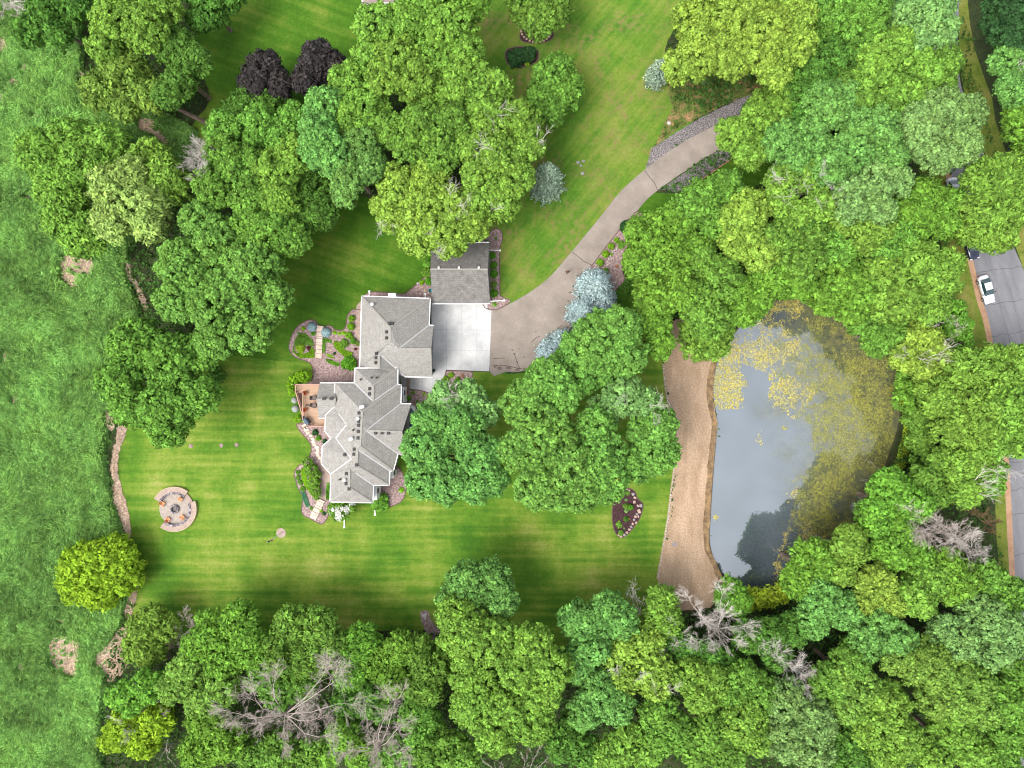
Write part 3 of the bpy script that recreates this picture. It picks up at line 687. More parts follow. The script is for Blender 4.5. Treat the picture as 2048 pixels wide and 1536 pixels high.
B8 = bed([(1274, 422), (1290, 440), (1290, 470), (1250, 500), (1245, 545), (1250, 560), (1225, 588), (1215, 620), (1170, 650), (1140, 690), (1110, 715), (1085, 720), (1125, 675), (1146, 652), (1155, 612), (1161, 587), (1170, 548), (1187, 527), (1233, 467)], sm=2)
B9 = bed([(1225.4, 1012.5), (1230, 997), (1239, 981), (1251, 976), (1262.5, 978), (1271, 985), (1275, 997), (1286, 1007.6), (1284, 1023), (1278, 1040), (1268, 1053.5), (1257.6, 1066), (1245, 1075), (1235, 1071), (1227, 1055.5), (1224.4, 1033)], DARKMULCH, name='island_bed')
bed([(1012, 102), (1030, 94), (1060, 94), (1076, 102), (1074, 122), (1050, 134), (1022, 132), (1012, 120)], DARKMULCH)
bed([(1040, 78), (1050, 55), (1100, 55), (1106, 75), (1085, 86), (1060, 86)], DARKMULCH)
bed([(840, 1225), (856, 1222), (862, 1240), (880, 1262), (880, 1280), (860, 1275), (846, 1250)], edge=False)
for c in ((381.7, 892, 4.2), (442, 891, 4), (473, 890, 4)):
    sheet('mulch_ring', [(c[0] + c[2] * math.cos(a * .52), c[1] + c[2] * math.sin(a * .52)) for a in range(12)], .05, MULCH)
sheet('mulch_ring', [(562 + 9.6 * math.cos(a * .26), 1066 + 9.6 * math.sin(a * .26)) for a in range(24)], .05, PAVER)
# paths
sheet('path', smooth([(642, 926), (650, 934), (660.7, 947), (664, 956), (660, 964.6), (654, 971), (651.5, 985), (652, 1003), (639, 1000), (641, 980), (642.5, 962.5), (641.5, 943.75)], 2), .062, PAVER)
sheet('patio', smooth([(712, 675), (711, 640), (712.5, 615), (717, 607), (727, 606), (727, 676)], 2), .062, PAVER)
sheet('path', [(813, 757), (820, 757), (820, 780), (812, 780)], .07, plain('brown_paver', srgb(164, 140, 128)))
# dead reeds at the edge of the marsh
reed_polys = []
def reeds(pts, seed, sm=3, z=.05):
    q = jag(smooth(pts, sm), 1.6, 4, seed); reed_polys.append(q); sheet('reed_mat', q, z, MAT)
reeds([(128, 512), (150, 505), (178, 515), (190, 530), (184, 552), (160, 548), (155, 578), (140, 570), (122, 550)], 1)
reeds([(252, 528), (262, 532), (262, 552), (275, 565), (288, 590), (296, 612), (288, 618), (278, 590), (264, 566), (254, 552)], 2)
reeds([(100, 1290), (118, 1272), (145, 1278), (162, 1292), (160, 1325), (155, 1350), (130, 1345), (108, 1330)], 3)
reeds([(235, 1260), (258, 1255), (262, 1300), (250, 1340), (220, 1365), (210, 1340), (193, 1325), (200, 1300), (222, 1285)], 4)
reeds([(280, 238), (305, 240), (322, 262), (338, 285), (330, 292), (312, 272), (290, 266), (278, 256)], 5)
reeds([(240, 842), (256, 840), (250, 870), (238, 905), (236, 945), (246, 985), (258, 1030), (262, 1060), (258, 1085), (246, 1050), (236, 1020), (228, 1000), (224, 960), (222, 925), (230, 890)], 6)
reeds([(262, 1165), (276, 1150), (276, 1180), (268, 1215), (256, 1240), (250, 1225), (256, 1195)], 7)
reeds([(215, 820), (232, 826), (228, 860), (214, 850)], 8)
for i, (x, y, a, b_) in enumerate(((8, 90, 10, 16), (28, 165, 12, 6), (50, 135, 6, 8), (75, 232, 6, 10), (162, 148, 5, 8), (3, 196, 6, 10), (138, 110, 6, 6), (60, 395, 10, 4), (182, 628, 5, 6), (45, 1335, 9, 8), (152, 1230, 5, 9), (128, 1240, 8, 5), (168, 1257, 4, 6), (137, 1112, 5, 10), (14, 715, 5, 14), (32, 800, 6, 6))):
    reeds([(x + a * math.cos(t * .785), y + b_ * math.sin(t * .785)) for t in range(8)], 20 + i, 2)

# ------------------------------------------------------------------ the house
def shinglemat(name, a, b_, c):
    m, nt, b = base(name, .9, .15)
    n = noise(nt, 1.3, 5, rough=.65); r = ramp(nt, [(.3, a), (.5, b_), (.7, c)]); nt.links.new(n, r.inputs[0])
    f = noise(nt, 6.5, 3, rough=.8); g = mapr(nt, f, .3, .7, .62, 1.38)
    cc = nt.nodes.new('ShaderNodeCombineColor')
    for i in range(3): nt.links.new(g, cc.inputs[i])
    col = cmix(nt, r.outputs[0], cc.outputs[0], 1.0, 'MULTIPLY')
    tc = nt.nodes.new('ShaderNodeTexCoord'); sp = nt.nodes.new('ShaderNodeSeparateXYZ'); nt.links.new(tc.outputs['Object'], sp.inputs[0])
    s_ = math_(nt, 'SINE', math_(nt, 'MULTIPLY', sp.outputs[2], 2 * math.pi / .16)); s_ = mapr(nt, s_, -1, -.6, .86, 1)
    c2 = nt.nodes.new('ShaderNodeCombineColor')
    for i in range(3): nt.links.new(s_, c2.inputs[i])
    col = cmix(nt, col, c2.outputs[0], 1.0, 'MULTIPLY'); nt.links.new(col, b.inputs['Base Color']); bump(nt, b, f, .03); return m
SHINGLE = shinglemat('roof_shingles', gs(178, 174, 168), gs(190, 186, 179), gs(202, 198, 191))
SHINGLE2 = shinglemat('garage_shingles', gs(138, 134, 130), gs(158, 154, 149), gs(176, 171, 166))
WHITE = plain('white_trim', (.66, .66, .65), .45, var=.03)
SIDING = plain('siding', srgb(206, 208, 212), .6, var=.05)
CAP = plain('ridge_cap', gs(190, 186, 176), .85, var=.06)
VALLEY = plain('valley_metal', srgb(190, 190, 190), .5, var=.05)
BLACKM = plain('black_metal', srgb(44, 42, 42), .5)
GLASS = plain('window_glass', srgb(66, 104, 124), .12, spec=.8, var=.3, sc=.8)
WOODD = noisy('deck_boards', [(.3, srgb(178, 146, 120)), (.7, srgb(200, 168, 142))], 1.2, stretch=(.3, 4, 1), fine=8, fine_amt=.1)
WOODR = plain('rail_wood', srgb(196, 152, 136), .7)
STAIRW = plain('stair_wood', srgb(96, 72, 66), .8)
COPPER = plain('terracotta', srgb(190, 96, 50), .6)

def inset(pts, d):
    """move a closed world outline inwards by d metres"""
    n = len(pts); A = sum(pts[i][0] * pts[(i + 1) % n][1] - pts[(i + 1) % n][0] * pts[i][1] for i in range(n)); sg = 1 if A > 0 else -1; out = []
    for i in range(n):
        p0 = Vector(pts[i - 1][:2]); p = Vector(pts[i][:2]); p1 = Vector(pts[(i + 1) % n][:2])
        a = (p - p0).normalized(); b = (p1 - p).normalized(); na = Vector((-a.y, a.x)) * sg; nb = Vector((-b.y, b.x)) * sg
        q = na + nb; k = max(.35, q.length_squared / 2); q = q / k if q.length > .01 else na
        if q.length > 1.8: q = q.normalized() * 1.8
        out.append((p.x + q.x * d, p.y + q.y * d))
    return out
def roof_part(root, V, faces, outline, caps, valleys, wall_in=.45, mat=None, gut=None, wallmat=None):
    W = {k: P(*v) for k, v in V.items()}
    mb = MB()
    for f in faces: mb.poly([W[k] for k in f])
    lo = [W[k] for k in outline]; mb.poly([(p[0], p[1], p[2] - .12) for p in lo])
    roof = mb.build('roof', mat or SHINGLE, root)
    for a, b in caps: c = MB(); c.beam((W[a][0], W[a][1], W[a][2] + .02), (W[b][0], W[b][1], W[b][2] + .02), .26, .05); c.build('ridge_cap', CAP, roof)
    for a, b in valleys: c = MB(); c.beam((W[a][0], W[a][1], W[a][2] + .03), (W[b][0], W[b][1], W[b][2] + .03), .16, .05); c.build('valley', VALLEY, roof)
    n = len(outline); gs_ = gut if gut is not None else [(outline[i], outline[(i + 1) % n]) for i in range(n)]
    for a, b in gs_:
        A = W[a]; B = W[b]; g = MB(); g.beam((A[0], A[1], A[2] - .02), (B[0], B[1], B[2] - .02), .12, .14); g.build('gutter', WHITE, roof)
    zt = min(p[2] for p in lo) - .14; wl = inset(lo, wall_in); w = MB(); m = len(wl)
    w.add([(x, y, 0) for x, y in wl] + [(x, y, zt) for x, y in wl], [(i, (i + 1) % m, m + (i + 1) % m, m + i) for i in range(m)])
    w.build('wall', wallmat or SIDING, root)
    return roof, wl
house = empty('house', (0, 0, 0), 'large grey-shingled house with many gables and white gutters beside the concrete apron', 'house')
E = 4.2
V1 = dict(A=(723.3, 592, E), B=(860.8, 596.7, E), C=(858.4, 650, E), C2=(867, 651, E), G=(862.5, 698, 7.2), D=(864.5, 754.6, E), D2=(810, 753.8, E), K2=(796, 736, 5.0), Kb=(758, 736, 6.7), K=(758, 707, 6.75), Z=(719.4, 735, E), R1=(780, 655, 7.5), R2=(780, 683, 7.5), V=(797, 698, 7.2))
f1 = [('A', 'B', 'R1'), ('A', 'R1', 'R2', 'K', 'Kb', 'Z'), ('B', 'C', 'V', 'R2', 'R1'), ('C', 'C2', 'G', 'V'), ('V', 'G', 'D', 'D2', 'K', 'R2'), ('K', 'D2', 'K2', 'Kb')]
roof1, _ = roof_part(house, V1, f1, ['A', 'B', 'C', 'C2', 'D', 'D2', 'K2', 'Z'], [('B', 'R1'), ('R1', 'R2'), ('V', 'G'), ('K', 'Kb'), ('A', 'R1')], [('C', 'V'), ('K', 'D2')], gut=[('A', 'B'), ('B', 'C'), ('C', 'C2'), ('D', 'D2'), ('Z', 'A')])
E = 5.2
V2 = dict(a=(709.6, 736, E), b=(796, 736, E), c=(795.5, 768.3, E), d=(803, 770, E), e=(802, 807, E), f=(822.5, 807.5, E), pk=(804.5, 864, 8.2), h=(812, 916, E), hh=(796, 908, E), h2=(787, 942, E), s5=(780, 942.3, E), s4=(778.7, 970.6, E), s3=(747.5, 971, E), s2=(746, 1005.5, E), s1=(660, 1004, E),
          o6=(661.5, 948, E), o5=(643.3, 928.5, E), o4=(644.4, 893, E), o3=(662, 876.5, E), o2=(649.6, 863, E), o1=(651.3, 829.6, E), x2=(668.3, 814, E), x1=(669.4, 765.2, E), w=(708.5, 765.5, E),
          n1=(746, 771, 7.2), v1=(746, 802.5, 7.2), m1=(724.6, 823, 8.4), m2=(720.4, 892, 8.4), m3=(715, 899, 8.0), m4=(714, 931.7, 7.9), r41=(699, 938, 7.3), r42=(699, 975.4, 7.1), v5=(711, 946, 6.9),
          ap=(732, 861, 8.15), p1=(676.7, 826.5, 5.65), a1=(693.3, 849.4, 6.6), qq=(671.5, 876, 5.5), a2=(702.7, 918, 7.1))
f2 = [('a', 'b', 'n1'), ('a', 'n1', 'v1', 'w'), ('b', 'c', 'v1', 'n1'), ('v1', 'c', 'd', 'm1'), ('x1', 'w', 'v1', 'm1'), ('x1', 'm1', 'm2', 'a2', 'qq', 'a1', 'p1', 'x2'), ('m1', 'd', 'e', 'ap'), ('m1', 'ap', 'm2'),
      ('x2', 'p1', 'a1', 'o1'), ('o1', 'a1', 'o2'), ('o2', 'a1', 'qq', 'o3'), ('o3', 'qq', 'a2', 'o4'), ('o4', 'a2', 'o5'), ('o5', 'a2', 'o6'), ('o6', 'a2', 'm2', 'm3', 'm4', 'r41', 'r42', 's1'),
      ('s1', 'r42', 's2'), ('r41', 'v5', 's3', 's2', 'r42'), ('m4', 's4', 's3', 'v5', 'r41'), ('m3', 's5', 's4', 'm4'), ('m2', 'h2', 's5', 'm3'), ('m2', 'ap', 'hh', 'h2'), ('ap', 'e', 'f', 'pk'), ('ap', 'pk', 'h', 'hh')]
out2 = ['a', 'b', 'c', 'd', 'e', 'f', 'h', 'hh', 'h2', 's5', 's4', 's3', 's2', 's1', 'o6', 'o5', 'o4', 'o3', 'o2', 'o1', 'x2', 'x1', 'w']
roof2, wl2 = roof_part(house, V2, f2, out2, [('b', 'n1'), ('n1', 'v1'), ('m1', 'd'), ('m1', 'm2'), ('m2', 'h2'), ('m3', 'm4'), ('m4', 's4'), ('r41', 'r42'), ('r42', 's1'), ('r42', 's2'), ('ap', 'pk')],
    [('w', 'v1'), ('v1', 'c'), ('e', 'ap'), ('ap', 'hh'), ('p1', 'a1'), ('a1', 'qq'), ('qq', 'a2'), ('a2', 'o6'), ('m3', 's5'), ('v5', 's3')], gut=[(out2[i], out2[(i + 1) % len(out2)]) for i in range(len(out2)) if out2[i] not in ('f', 'h')])
# shaded porch roof set into the east gable, the sun room and the bay
pr = MB(); A_ = [P(805, 842, 4.6), P(818, 846, 3.6), P(817, 876, 3.6), P(803, 878, 4.6)]; pr.poly(A_, 0, .1); pr.build('porch_roof', SHINGLE, house)
V3 = dict(a=(639.6, 765.6, 4.3), b=(668, 765.6, 4.3), c=(668, 836, 4.3), d=(637.5, 836.8, 4.3), l=(633, 799, 5.9), r=(672, 799, 5.9))
roof_part(house, V3, [('a', 'b', 'r', 'l'), ('l', 'r', 'c', 'd')], ['a', 'b', 'c', 'd'], [('l', 'r')], [], gut=[('a', 'b'), ('c', 'd')])
bay = MB(); o_ = [P(818, 812, 2.6), P(824, 812, 2.6), P(831.5, 823, 2.6), P(831.5, 848, 2.6), P(824, 858, 2.6), P(812, 858, 2.6), P(812, 812, 2.6)]
wb = [(x, y, 2.4) for x, y, z in o_]; bay.poly(o_, 0, 2.6); bb = bay.build('bay_window', WHITE, house)
gl = MB(); gl.poly([P(817, 816, 2.66), P(822.5, 816, 2.66), P(829, 825, 2.66), P(829, 846, 2.66), P(823, 854, 2.66), P(815, 854, 2.66)]); gl.build('pane', GLASS, bb)
# windows on the walls that face the garden
def window(parent, a, b, z0, z1, nrm, glass=GLASS):
    a = Vector(a[:2]); b = Vector(b[:2]); n = Vector(nrm[:2]); f = MB()
    f.beam((a.x + n.x * .04, a.y + n.y * .04, z0), (b.x + n.x * .04, b.y + n.y * .04, z0), .14, .1); f.beam((a.x + n.x * .04, a.y + n.y * .04, z1), (b.x + n.x * .04, b.y + n.y * .04, z1), .14, .1)
    for q in (a, b, (a + b) / 2): f.box((q.x + n.x * .04, q.y + n.y * .04, (z0 + z1) / 2), (.12, .12, z1 - z0))
    fr = f.build('window', WHITE, parent); g = MB(); d = n * .02
    g.add([(a.x + d.x, a.y + d.y, z0), (b.x + d.x, b.y + d.y, z0), (b.x + d.x, b.y + d.y, z1), (a.x + d.x, a.y + d.y, z1)], [(0, 1, 2, 3)]); g.build('pane', glass, fr)
for i in range(len(wl2)):
    a = Vector(wl2[i]); b = Vector(wl2[(i + 1) % len(wl2)]); L = (b - a).length
    if L < 1.6: continue
    d = (b - a).normalized(); n_ = Vector((d.y, -d.x)) * (-1)
    A = sum(wl2[k][0] * wl2[(k + 1) % len(wl2)][1] - wl2[(k + 1) % len(wl2)][0] * wl2[k][1] for k in range(len(wl2)))
    n_ = Vector((d.y, -d.x)) if A > 0 else Vector((-d.y, d.x))
    k = max(1, int(L / 2.6))
    for j in range(k):
        c = a + d * L * (j + .5) / k; hw = min(.65, L / k * .35)
        window(house, (c.x - d.x * hw, c.y - d.y * hw), (c.x + d.x * hw, c.y + d.y * hw), 3.4, 4.7, (n_.x, n_.y, 0))
# box bays on the east side, dormer piece above the apron
for (x0, y0, x1, y1) in ((781, 944, 787, 956), (805, 774, 807.5, 805), (748.5, 973, 754, 1000)):
    m_ = MB(); a = P(x0, y0, 3.6); b = P(x1, y1, 3.6); m_.box(((a[0] + b[0]) / 2, (a[1] + b[1]) / 2, 1.8), (abs(a[0] - b[0]), abs(a[1] - b[1]), 3.6)); bx_ = m_.build('box_bay', WHITE, house)
    m2 = MB(); m2.box((b[0] + .03, (a[1] + b[1]) / 2 + .3, 2.9), (.06, .7, 1.1)); m2.build('shutter', BLACKM, bx_)
gd = MB(); p = P(868, 705, 2.4); gd.box((P(864, 0, 0)[0] - .12, P(0, 702, 0)[1], 1.3), (.1, 6.2, 2.6)); gd.build('garage_door', WHITE, house)
# roof vents: black boxes, round pipes and white turbines
def roof_z(px, py, V, faces):
    for f in faces:
        pts = [V[k] for k in f]
        if inpoly(np.array([px]), np.array([py]), [(q[0], q[1]) for q in pts])[0]:
            tri = tessellate_polygon([[Vector((q[0], q[1], 0)) for q in pts]])
            for t in tri:
                a, b, c = [pts[i] for i in t]
                if inpoly(np.array([px]), np.array([py]), [(q[0], q[1]) for q in (a, b, c)])[0]:
                    den = (b[1] - c[1]) * (a[0] - c[0]) + (c[0] - b[0]) * (a[1] - c[1]); u = ((b[1] - c[1]) * (px - c[0]) + (c[0] - b[0]) * (py - c[1])) / den; v = ((c[1] - a[1]) * (px - c[0]) + (a[0] - c[0]) * (py - c[1])) / den
                    return u * a[2] + v * b[2] + (1 - u - v) * c[2]
    return 7.0
def rv(px, py, kind, V, faces, roof):
    z = roof_z(px, py, V, faces); p = P(px, py, z + .1); m = MB()
    if kind == 'b':
        m.box((p[0], p[1], z + .06), (.36, .42, .3)); m.box((p[0], p[1], z + .26), (.44, .46, .1), 0, 0, .8); m.build('roof_vent', BLACKM, roof)
    elif kind == 'p': m.lathe((p[0], p[1], z - .1), [(.12, 0), (.1, .55), (.16, .56), (.1, .66)], 10); m.build('vent_pipe', BLACKM, roof)
    elif kind == 'w': m.lathe((p[0], p[1], z - .1), [(.12, 0), (.12, .5), (.24, .55), (.26, .75), (.12, .92)], 12); m.build('white_vent', WHITE, roof)
for (x, y) in ((779, 647), (785, 647.5), (773.4, 664), (773, 676), (752.8, 707), (752, 715.5), (751.7, 725.5)): rv(x, y, 'b', V1, f1, roof1)
rv(745.5, 609, 'w', V1, f1, roof1)
for (x, y) in ((739.4, 777.5), (739, 788), (718, 826), (717.3, 842.5), (717, 850.6), (716.5, 863), (716, 876), (708.3, 898.5), (707.7, 908.5), (689.5, 909.5), (713, 929.8), (692.7, 947.3), (692, 967.3), (698, 977.8), (751, 866), (764, 866), (777, 866)): rv(x, y, 'b', V2, f2, roof2)
for (x, y) in ((722, 759), (743.8, 755), (753.8, 755), (707, 860), (680.2, 958.5)): rv(x, y, 'p', V2, f2, roof2)
for (x, y) in ((723, 814), (727, 813), (717, 837), (701, 878), (704.5, 877), (690, 959.7)): rv(x, y, 'w', V2, f2, roof2)
for (x, y) in ((649, 797), (663.5, 797)): p = P(x, y, 5.7); m = MB(); m.box((p[0], p[1], 5.9), (.42, .42, .3)); m.box((p[0], p[1], 6.08), (.5, .5, .08)); m.build('roof_vent', BLACKM, roof2)
chim = MB(); a = P(784, 591, 4.3); chim.box((a[0], a[1] + .1, 2.2), (1.1, .5, 4.4)); chim.build('chimney', WHITE, house)
# deck on the west side
dk = empty('deck', (0, 0, 0), 'tan wooden deck with stairs and rails on the west side of the house', 'deck'); zd = 2.6
dp = [P(*q, zd) for q in ((591, 769), (650, 769), (652, 852), (617, 851.5), (604.8, 838), (609, 785), (597, 785), (591, 783))]
dm = MB(); dm.poly([P(*q, zd) for q in ((593, 770), (650, 770), (652, 852), (617, 851.5), (604.8, 838), (609.5, 786), (594, 785))], 0, .2); dm.build('deck_floor', WOODD, dk)
b_ = MB(); b_.beam((*P(611, 810, zd + .012)[:2], zd + .012), (*P(640, 810.5, zd + .012)[:2], zd + .012), .22, .02); b_.build('board_inlay', STAIRW, dk)
def rail(line, z0s, parent):
    m = MB(); pts = [P(x, y, z + 1.0) for (x, y), z in zip(line, z0s)]
    for i in range(len(pts) - 1):
        a, b = Vector(pts[i]), Vector(pts[i + 1]); m.beam(a, b, .13, .06); m.beam(a - Vector((0, 0, .85)), b - Vector((0, 0, .85)), .05, .06)
        k = max(2, int((b - a).length / .14))
        for j in range(k + 1): q = a.lerp(b, j / k); r = .055 if j in (0, k) else .016; m.box((q.x, q.y, q.z - .5), (r * 2, r * 2, 1.0))
    m.build('railing', WOODR, parent)
rail([(650, 769), (591, 769), (591, 783)], [zd] * 3, dk); rail([(591, 783), (604, 829)], [zd, .3], dk)
rail([(606, 786), (604.8, 838), (617, 852), (651, 853)], [zd] * 4, dk)
st = MB()
for k in range(14):
    t = k / 13; y = 786 + t * 42; z = zd - .15 - t * 2.2; a = P(594 + t * 9, y, z); b = P(604.5, y, z); st.box(((a[0] + b[0]) / 2, a[1], z), (b[0] - a[0], .3, .05))
st.build('stairs', STAIRW, dk)
for q in ((591, 769), (617, 851), (604.8, 838), (650, 852), (609, 786), (620, 769)): p = P(*q, 1.3); ps = MB(); ps.box((p[0], p[1], 1.3), (.14, .14, 2.6)); ps.build('post', WOODR, dk)
def pot(px, py, label, z=0.0, r=.34, plant='rust'):
    p = P(px, py, z); o = empty('plant_pot', p, label, 'plant pot'); m = MB(); m.lathe((0, 0, 0), [(r * .6, 0), (r, .42), (r * 1.05, .46), (r * .85, .46), (r * .8, .38)], 14); m.build('pot', COPPER, o)
    f = MB(); rr = random.Random(int(px))
    for k in range(60):
        a = rr.uniform(0, 6.28); q = rr.uniform(0, r * .9); f.add([(math.cos(a) * q, math.sin(a) * q, .42), (math.cos(a + .3) * (q + .12), math.sin(a + .3) * (q + .12), .6), (math.cos(a + .5) * (q + .02), math.sin(a + .5) * (q + .02), .68)], [(0, 1, 2)])
    f.build('flowers', plain('pot_flowers', srgb(206, 110, 60), .7, var=.4), o); return o
pot(611, 786, 'orange planter pot at the head of the deck stairs', zd); pot(611, 819, 'orange planter pot halfway along the inner deck rail', zd); pot(812.5, 784, 'terracotta pot at the corner of the front entry bed')
# grill
g = empty('grill', P(616, 842, zd), 'dark blue covered barbecue grill at the corner of the deck', 'grill', None, math.radians(-52))
m = MB(); m.box((0, 0, .45), (.95, .6, .8)); m.build('body', BLACKM, g)
prof = [(-.33, 0), (-.33, .12), (-.25, .25), (-.1, .33), (.1, .33), (.25, .25), (.33, .12), (.33, 0)]
m = MB(); vs = [(x * 1.0, y, .87 + z) for x in (-.5, .5) for (y, z) in prof]; n = len(prof); m.add(vs, [(i, i + 1, n + i + 1, n + i) for i in range(n - 1)] + [tuple(range(n)), tuple(reversed(range(n, 2 * n)))]); m.build('lid', plain('grill_lid', srgb(62, 84, 100), .35), g)
for x_ in (-.72, .72): m = MB(); m.box((x_, 0, .85), (.42, .5, .04)); m.build('side_shelf', BLACKM, g)
m = MB(); m.tube([(-.3, -.36, 1.05), (.3, -.36, 1.05)], [.02, .02], 6); m.build('handle', WHITE, g)
def lounge(px, py, rz, label):
    o = empty('deck_chair', P(px, py, zd), label, 'chair', 'grey chairs on the deck', rz); G = plain('grey_weave', srgb(120, 106, 100), .8)
    m = MB(); m.box((0, 0, .38), (.62, .6, .12)); m.build('seat', G, o); m = MB(); m.add([(-.31, .28, .4), (.31, .28, .4), (.31, .48, .95), (-.31, .48, .95), (-.31, .34, .4), (.31, .34, .4), (.31, .54, .95), (-.31, .54, .95)], [(0, 1, 2, 3), (7, 6, 5, 4), (0, 4, 5, 1), (2, 6, 7, 3), (1, 5, 6, 2), (0, 3, 7, 4)]); m.build('backrest', G, o)
    for sx in (-1, 1): m = MB(); m.box((sx * .34, 0, .6), (.07, .6, .05)); m.build('armrest', G, o)
    for sx in (-1, 1):
        for sy in (-1, 1): m = MB(); m.box((sx * .3, sy * .26, .17), (.06, .06, .34)); m.build('leg', G, o)
lounge(629, 795.5, 1.57, 'square grey chair on the deck north of the dark board inlay'); lounge(629, 811, 1.3, 'grey chair at the end of the dark board inlay in the deck')

# ------------------------------------------------------------------ detached garage
gar = empty('garage', (0, 0, 0), 'detached grey garage with a single ridge, half under an overhanging tree', 'garage')
VG = dict(a=(864.5, 484.5, 3.1), b=(978.5, 484.8, 3.1), c=(980.2, 607.3, 3.1), d=(864.8, 607.6, 3.1), l=(860.7, 538.5, 6.0), r=(975.5, 538.8, 6.0))
fg = [('a', 'b', 'r', 'l'), ('l', 'r', 'c', 'd')]
rg, _ = roof_part(gar, VG, fg, ['a', 'b', 'c', 'd'], [('l', 'r')], [], mat=SHINGLE2, gut=[('a', 'b'), ('c', 'd')])
for x in (877.5, 918, 957.5): p = P(x, 535.5, 5.9); m = MB(); m.box((p[0], p[1], 5.95), (.3, .34, .26)); m.build('roof_vent', plain('grey_vent', srgb(206, 206, 206), .5), rg)
for x in (893, 946): m = MB(); p = P(x, 613, 0); m.box((p[0], P(0, 607.5, 3.1)[1] + .42, 1.2), (3.8, .08, 2.4)); m.build('garage_door', WHITE, gar)
# neighbour's house that just enters at the top edge
nb = empty('neighbour_house', (0, 0, 0), "corner of the neighbour's pale pink roof at the top edge above the central trees", 'house')
VN = dict(a=(727, -60, 4), b=(800, -60, 4), c=(800, 4, 4), d=(724, 9, 4), l=(745, -28, 6), r=(790, -28, 6))
roof_part(nb, VN, [('a', 'b', 'r', 'l'), ('b', 'c', 'r'), ('d', 'l', 'r', 'c'), ('a', 'l', 'd')], ['a', 'b', 'c', 'd'], [('l', 'r')], [], mat=plain('pink_shingles', gs(214, 190, 186), .9))
V4 = dict(a=(797, -50, 4.2), b=(820, -50, 4.2), c=(815, 6, 4.2), d=(799, 4, 4.2)); roof_part(nb, V4, [('a', 'b', 'c', 'd')], ['a', 'b', 'c', 'd'], [], [], mat=plain('red_shingles', gs(150, 92, 80), .9))

# ------------------------------------------------------------------ small things in the garden
def pipe(a, b, label):
    p = P(*a, .12); q = P(*b, .08); m = MB(); m.beam(p, q, .14, .1); m.beam(p, (p[0], p[1], .6), .14, .1); m.box((q[0], q[1], .08), (.3, .3, .1)); tag(m.build('downspout', WHITE), label, 'downspout')
pipe((738.5, 592), (738.5, 583), "white downspout extension running north from the house's top left corner"); pipe((850.5, 596), (850.5, 588), 'white downspout extension between the house and the garage')
pipe((978, 500), (1000, 501), "white downspout extension at the garage's upper right corner"); pipe((981, 602.5), (1008.5, 601), 'long white downspout extension beside the driveway at the lower garage corner')
pipe((688.5, 1038), (688.5, 1054), 'white downspout extension sticking out below the white-flowering tree'); pipe((750, 1020), (750, 1029), 'short white downspout extension beside the round bush at the south lawn')
def rock(px, py, r, col, label, group, seed=0, z=0.0, name='boulder', flat=.6, cat='rock'):
    global rock_m
    key = (col, seed % 4)
    if key not in rock_m:
        bm = bmesh.new(); bmesh.ops.create_icosphere(bm, subdivisions=2, radius=1); rr = random.Random(seed * 3 + 1); sx = [rr.uniform(-1, 1) for _ in range(9)]
        for v in bm.verts:
            c = v.co; k = 1 + .22 * math.sin(c.x * 3 + sx[0] * 3) * math.cos(c.y * 3 + sx[1] * 3) + .12 * math.sin(c.z * 5 + sx[2] * 3 + c.x * 4); c *= k
            for i in range(3): c[i] = max(-.72 - .1 * sx[3 + i], min(.74 + .1 * sx[3 + i], c[i]))
        me = bpy.data.meshes.new(name); bm.to_mesh(me); bm.free(); me.materials.append(ROCKM[col]); rock_m[key] = me
    o = bpy.data.objects.new(name, rock_m[key]); COL.objects.link(o); x, y, _ = P(px, py, .1); s = M(r); o.location = (x, y, z + s * flat * .35); o.scale = (s, s * .85, s * flat); o.rotation_euler = (0, 0, px * 3.1 + py); return tag(o, label, cat, group)
rock_m = {}
ROCKM = dict(pink=noisy('pink_granite', [(.3, srgb(176, 142, 130)), (.6, srgb(214, 186, 172)), (.8, srgb(190, 178, 176))], 2, fine=9), grey=noisy('grey_stone', [(.3, srgb(130, 124, 124)), (.7, srgb(190, 184, 184))], 2, fine=9), white=noisy('white_stone', [(.3, srgb(186, 178, 172)), (.7, srgb(226, 220, 214))], 2, fine=9), tan=noisy('tan_stone', [(.3, srgb(176, 154, 128)), (.7, srgb(214, 196, 168))], 2, fine=9))
ORD = 'first second third fourth fifth sixth seventh eighth ninth tenth eleventh twelfth thirteenth fourteenth fifteenth sixteenth seventeenth eighteenth nineteenth twentieth twenty-first'.split()
isl = [(480, 300, 3), (550, 290, 3.2), (600, 320, 3), (680, 390, 4.8), (715, 465, 4), (705, 550, 4.6), (835, 625, 5), (775, 630, 3.4), (800, 740, 5.6), (755, 800, 3.6), (725, 850, 4), (785, 850, 3), (700, 915, 3.8), (740, 975, 3.6), (672, 1000, 3.8), (640, 1060, 3.6), (600, 1115, 3.6), (550, 1180, 4), (500, 1225, 4), (430, 1262, 3.4), (385, 1232, 3)]
for i, (X, Y, r) in enumerate(isl): rock(1200 + X / 10.24, 950 + Y / 10.24, r * .95, 'pink' if i % 3 else 'grey', ORD[i] + ' stone clockwise from the top in the edging of the island bed', 'boulders edging the island bed', i, flat=.75)
for i in range(18):
    a = -1.3 + i * .155; rock(1252 + 13 * math.cos(a) * (1 if i % 2 else .72) + 3, 1016 + 9 * math.sin(a) * 1.2, .55, 'white', 'small white pebble in the arc inside the island bed', 'white pebbles in the island bed', i, name='pebble')
for (x, y, r, c, l) in ((850, 581, 4.4, 'tan', 'round tan boulder between the house and garage corners'), (857, 586.5, 4, 'pink', 'reddish boulder next to the teal tub by the garage'), (843.5, 574.5, 3.6, 'pink', 'pink boulder below the lime shrub west of the garage'), (835.5, 566.5, 3, 'white', 'pale boulder at the tip of the mulch bed west of the garage')): rock(x, y, r, c, l, None, int(x), flat=.6)
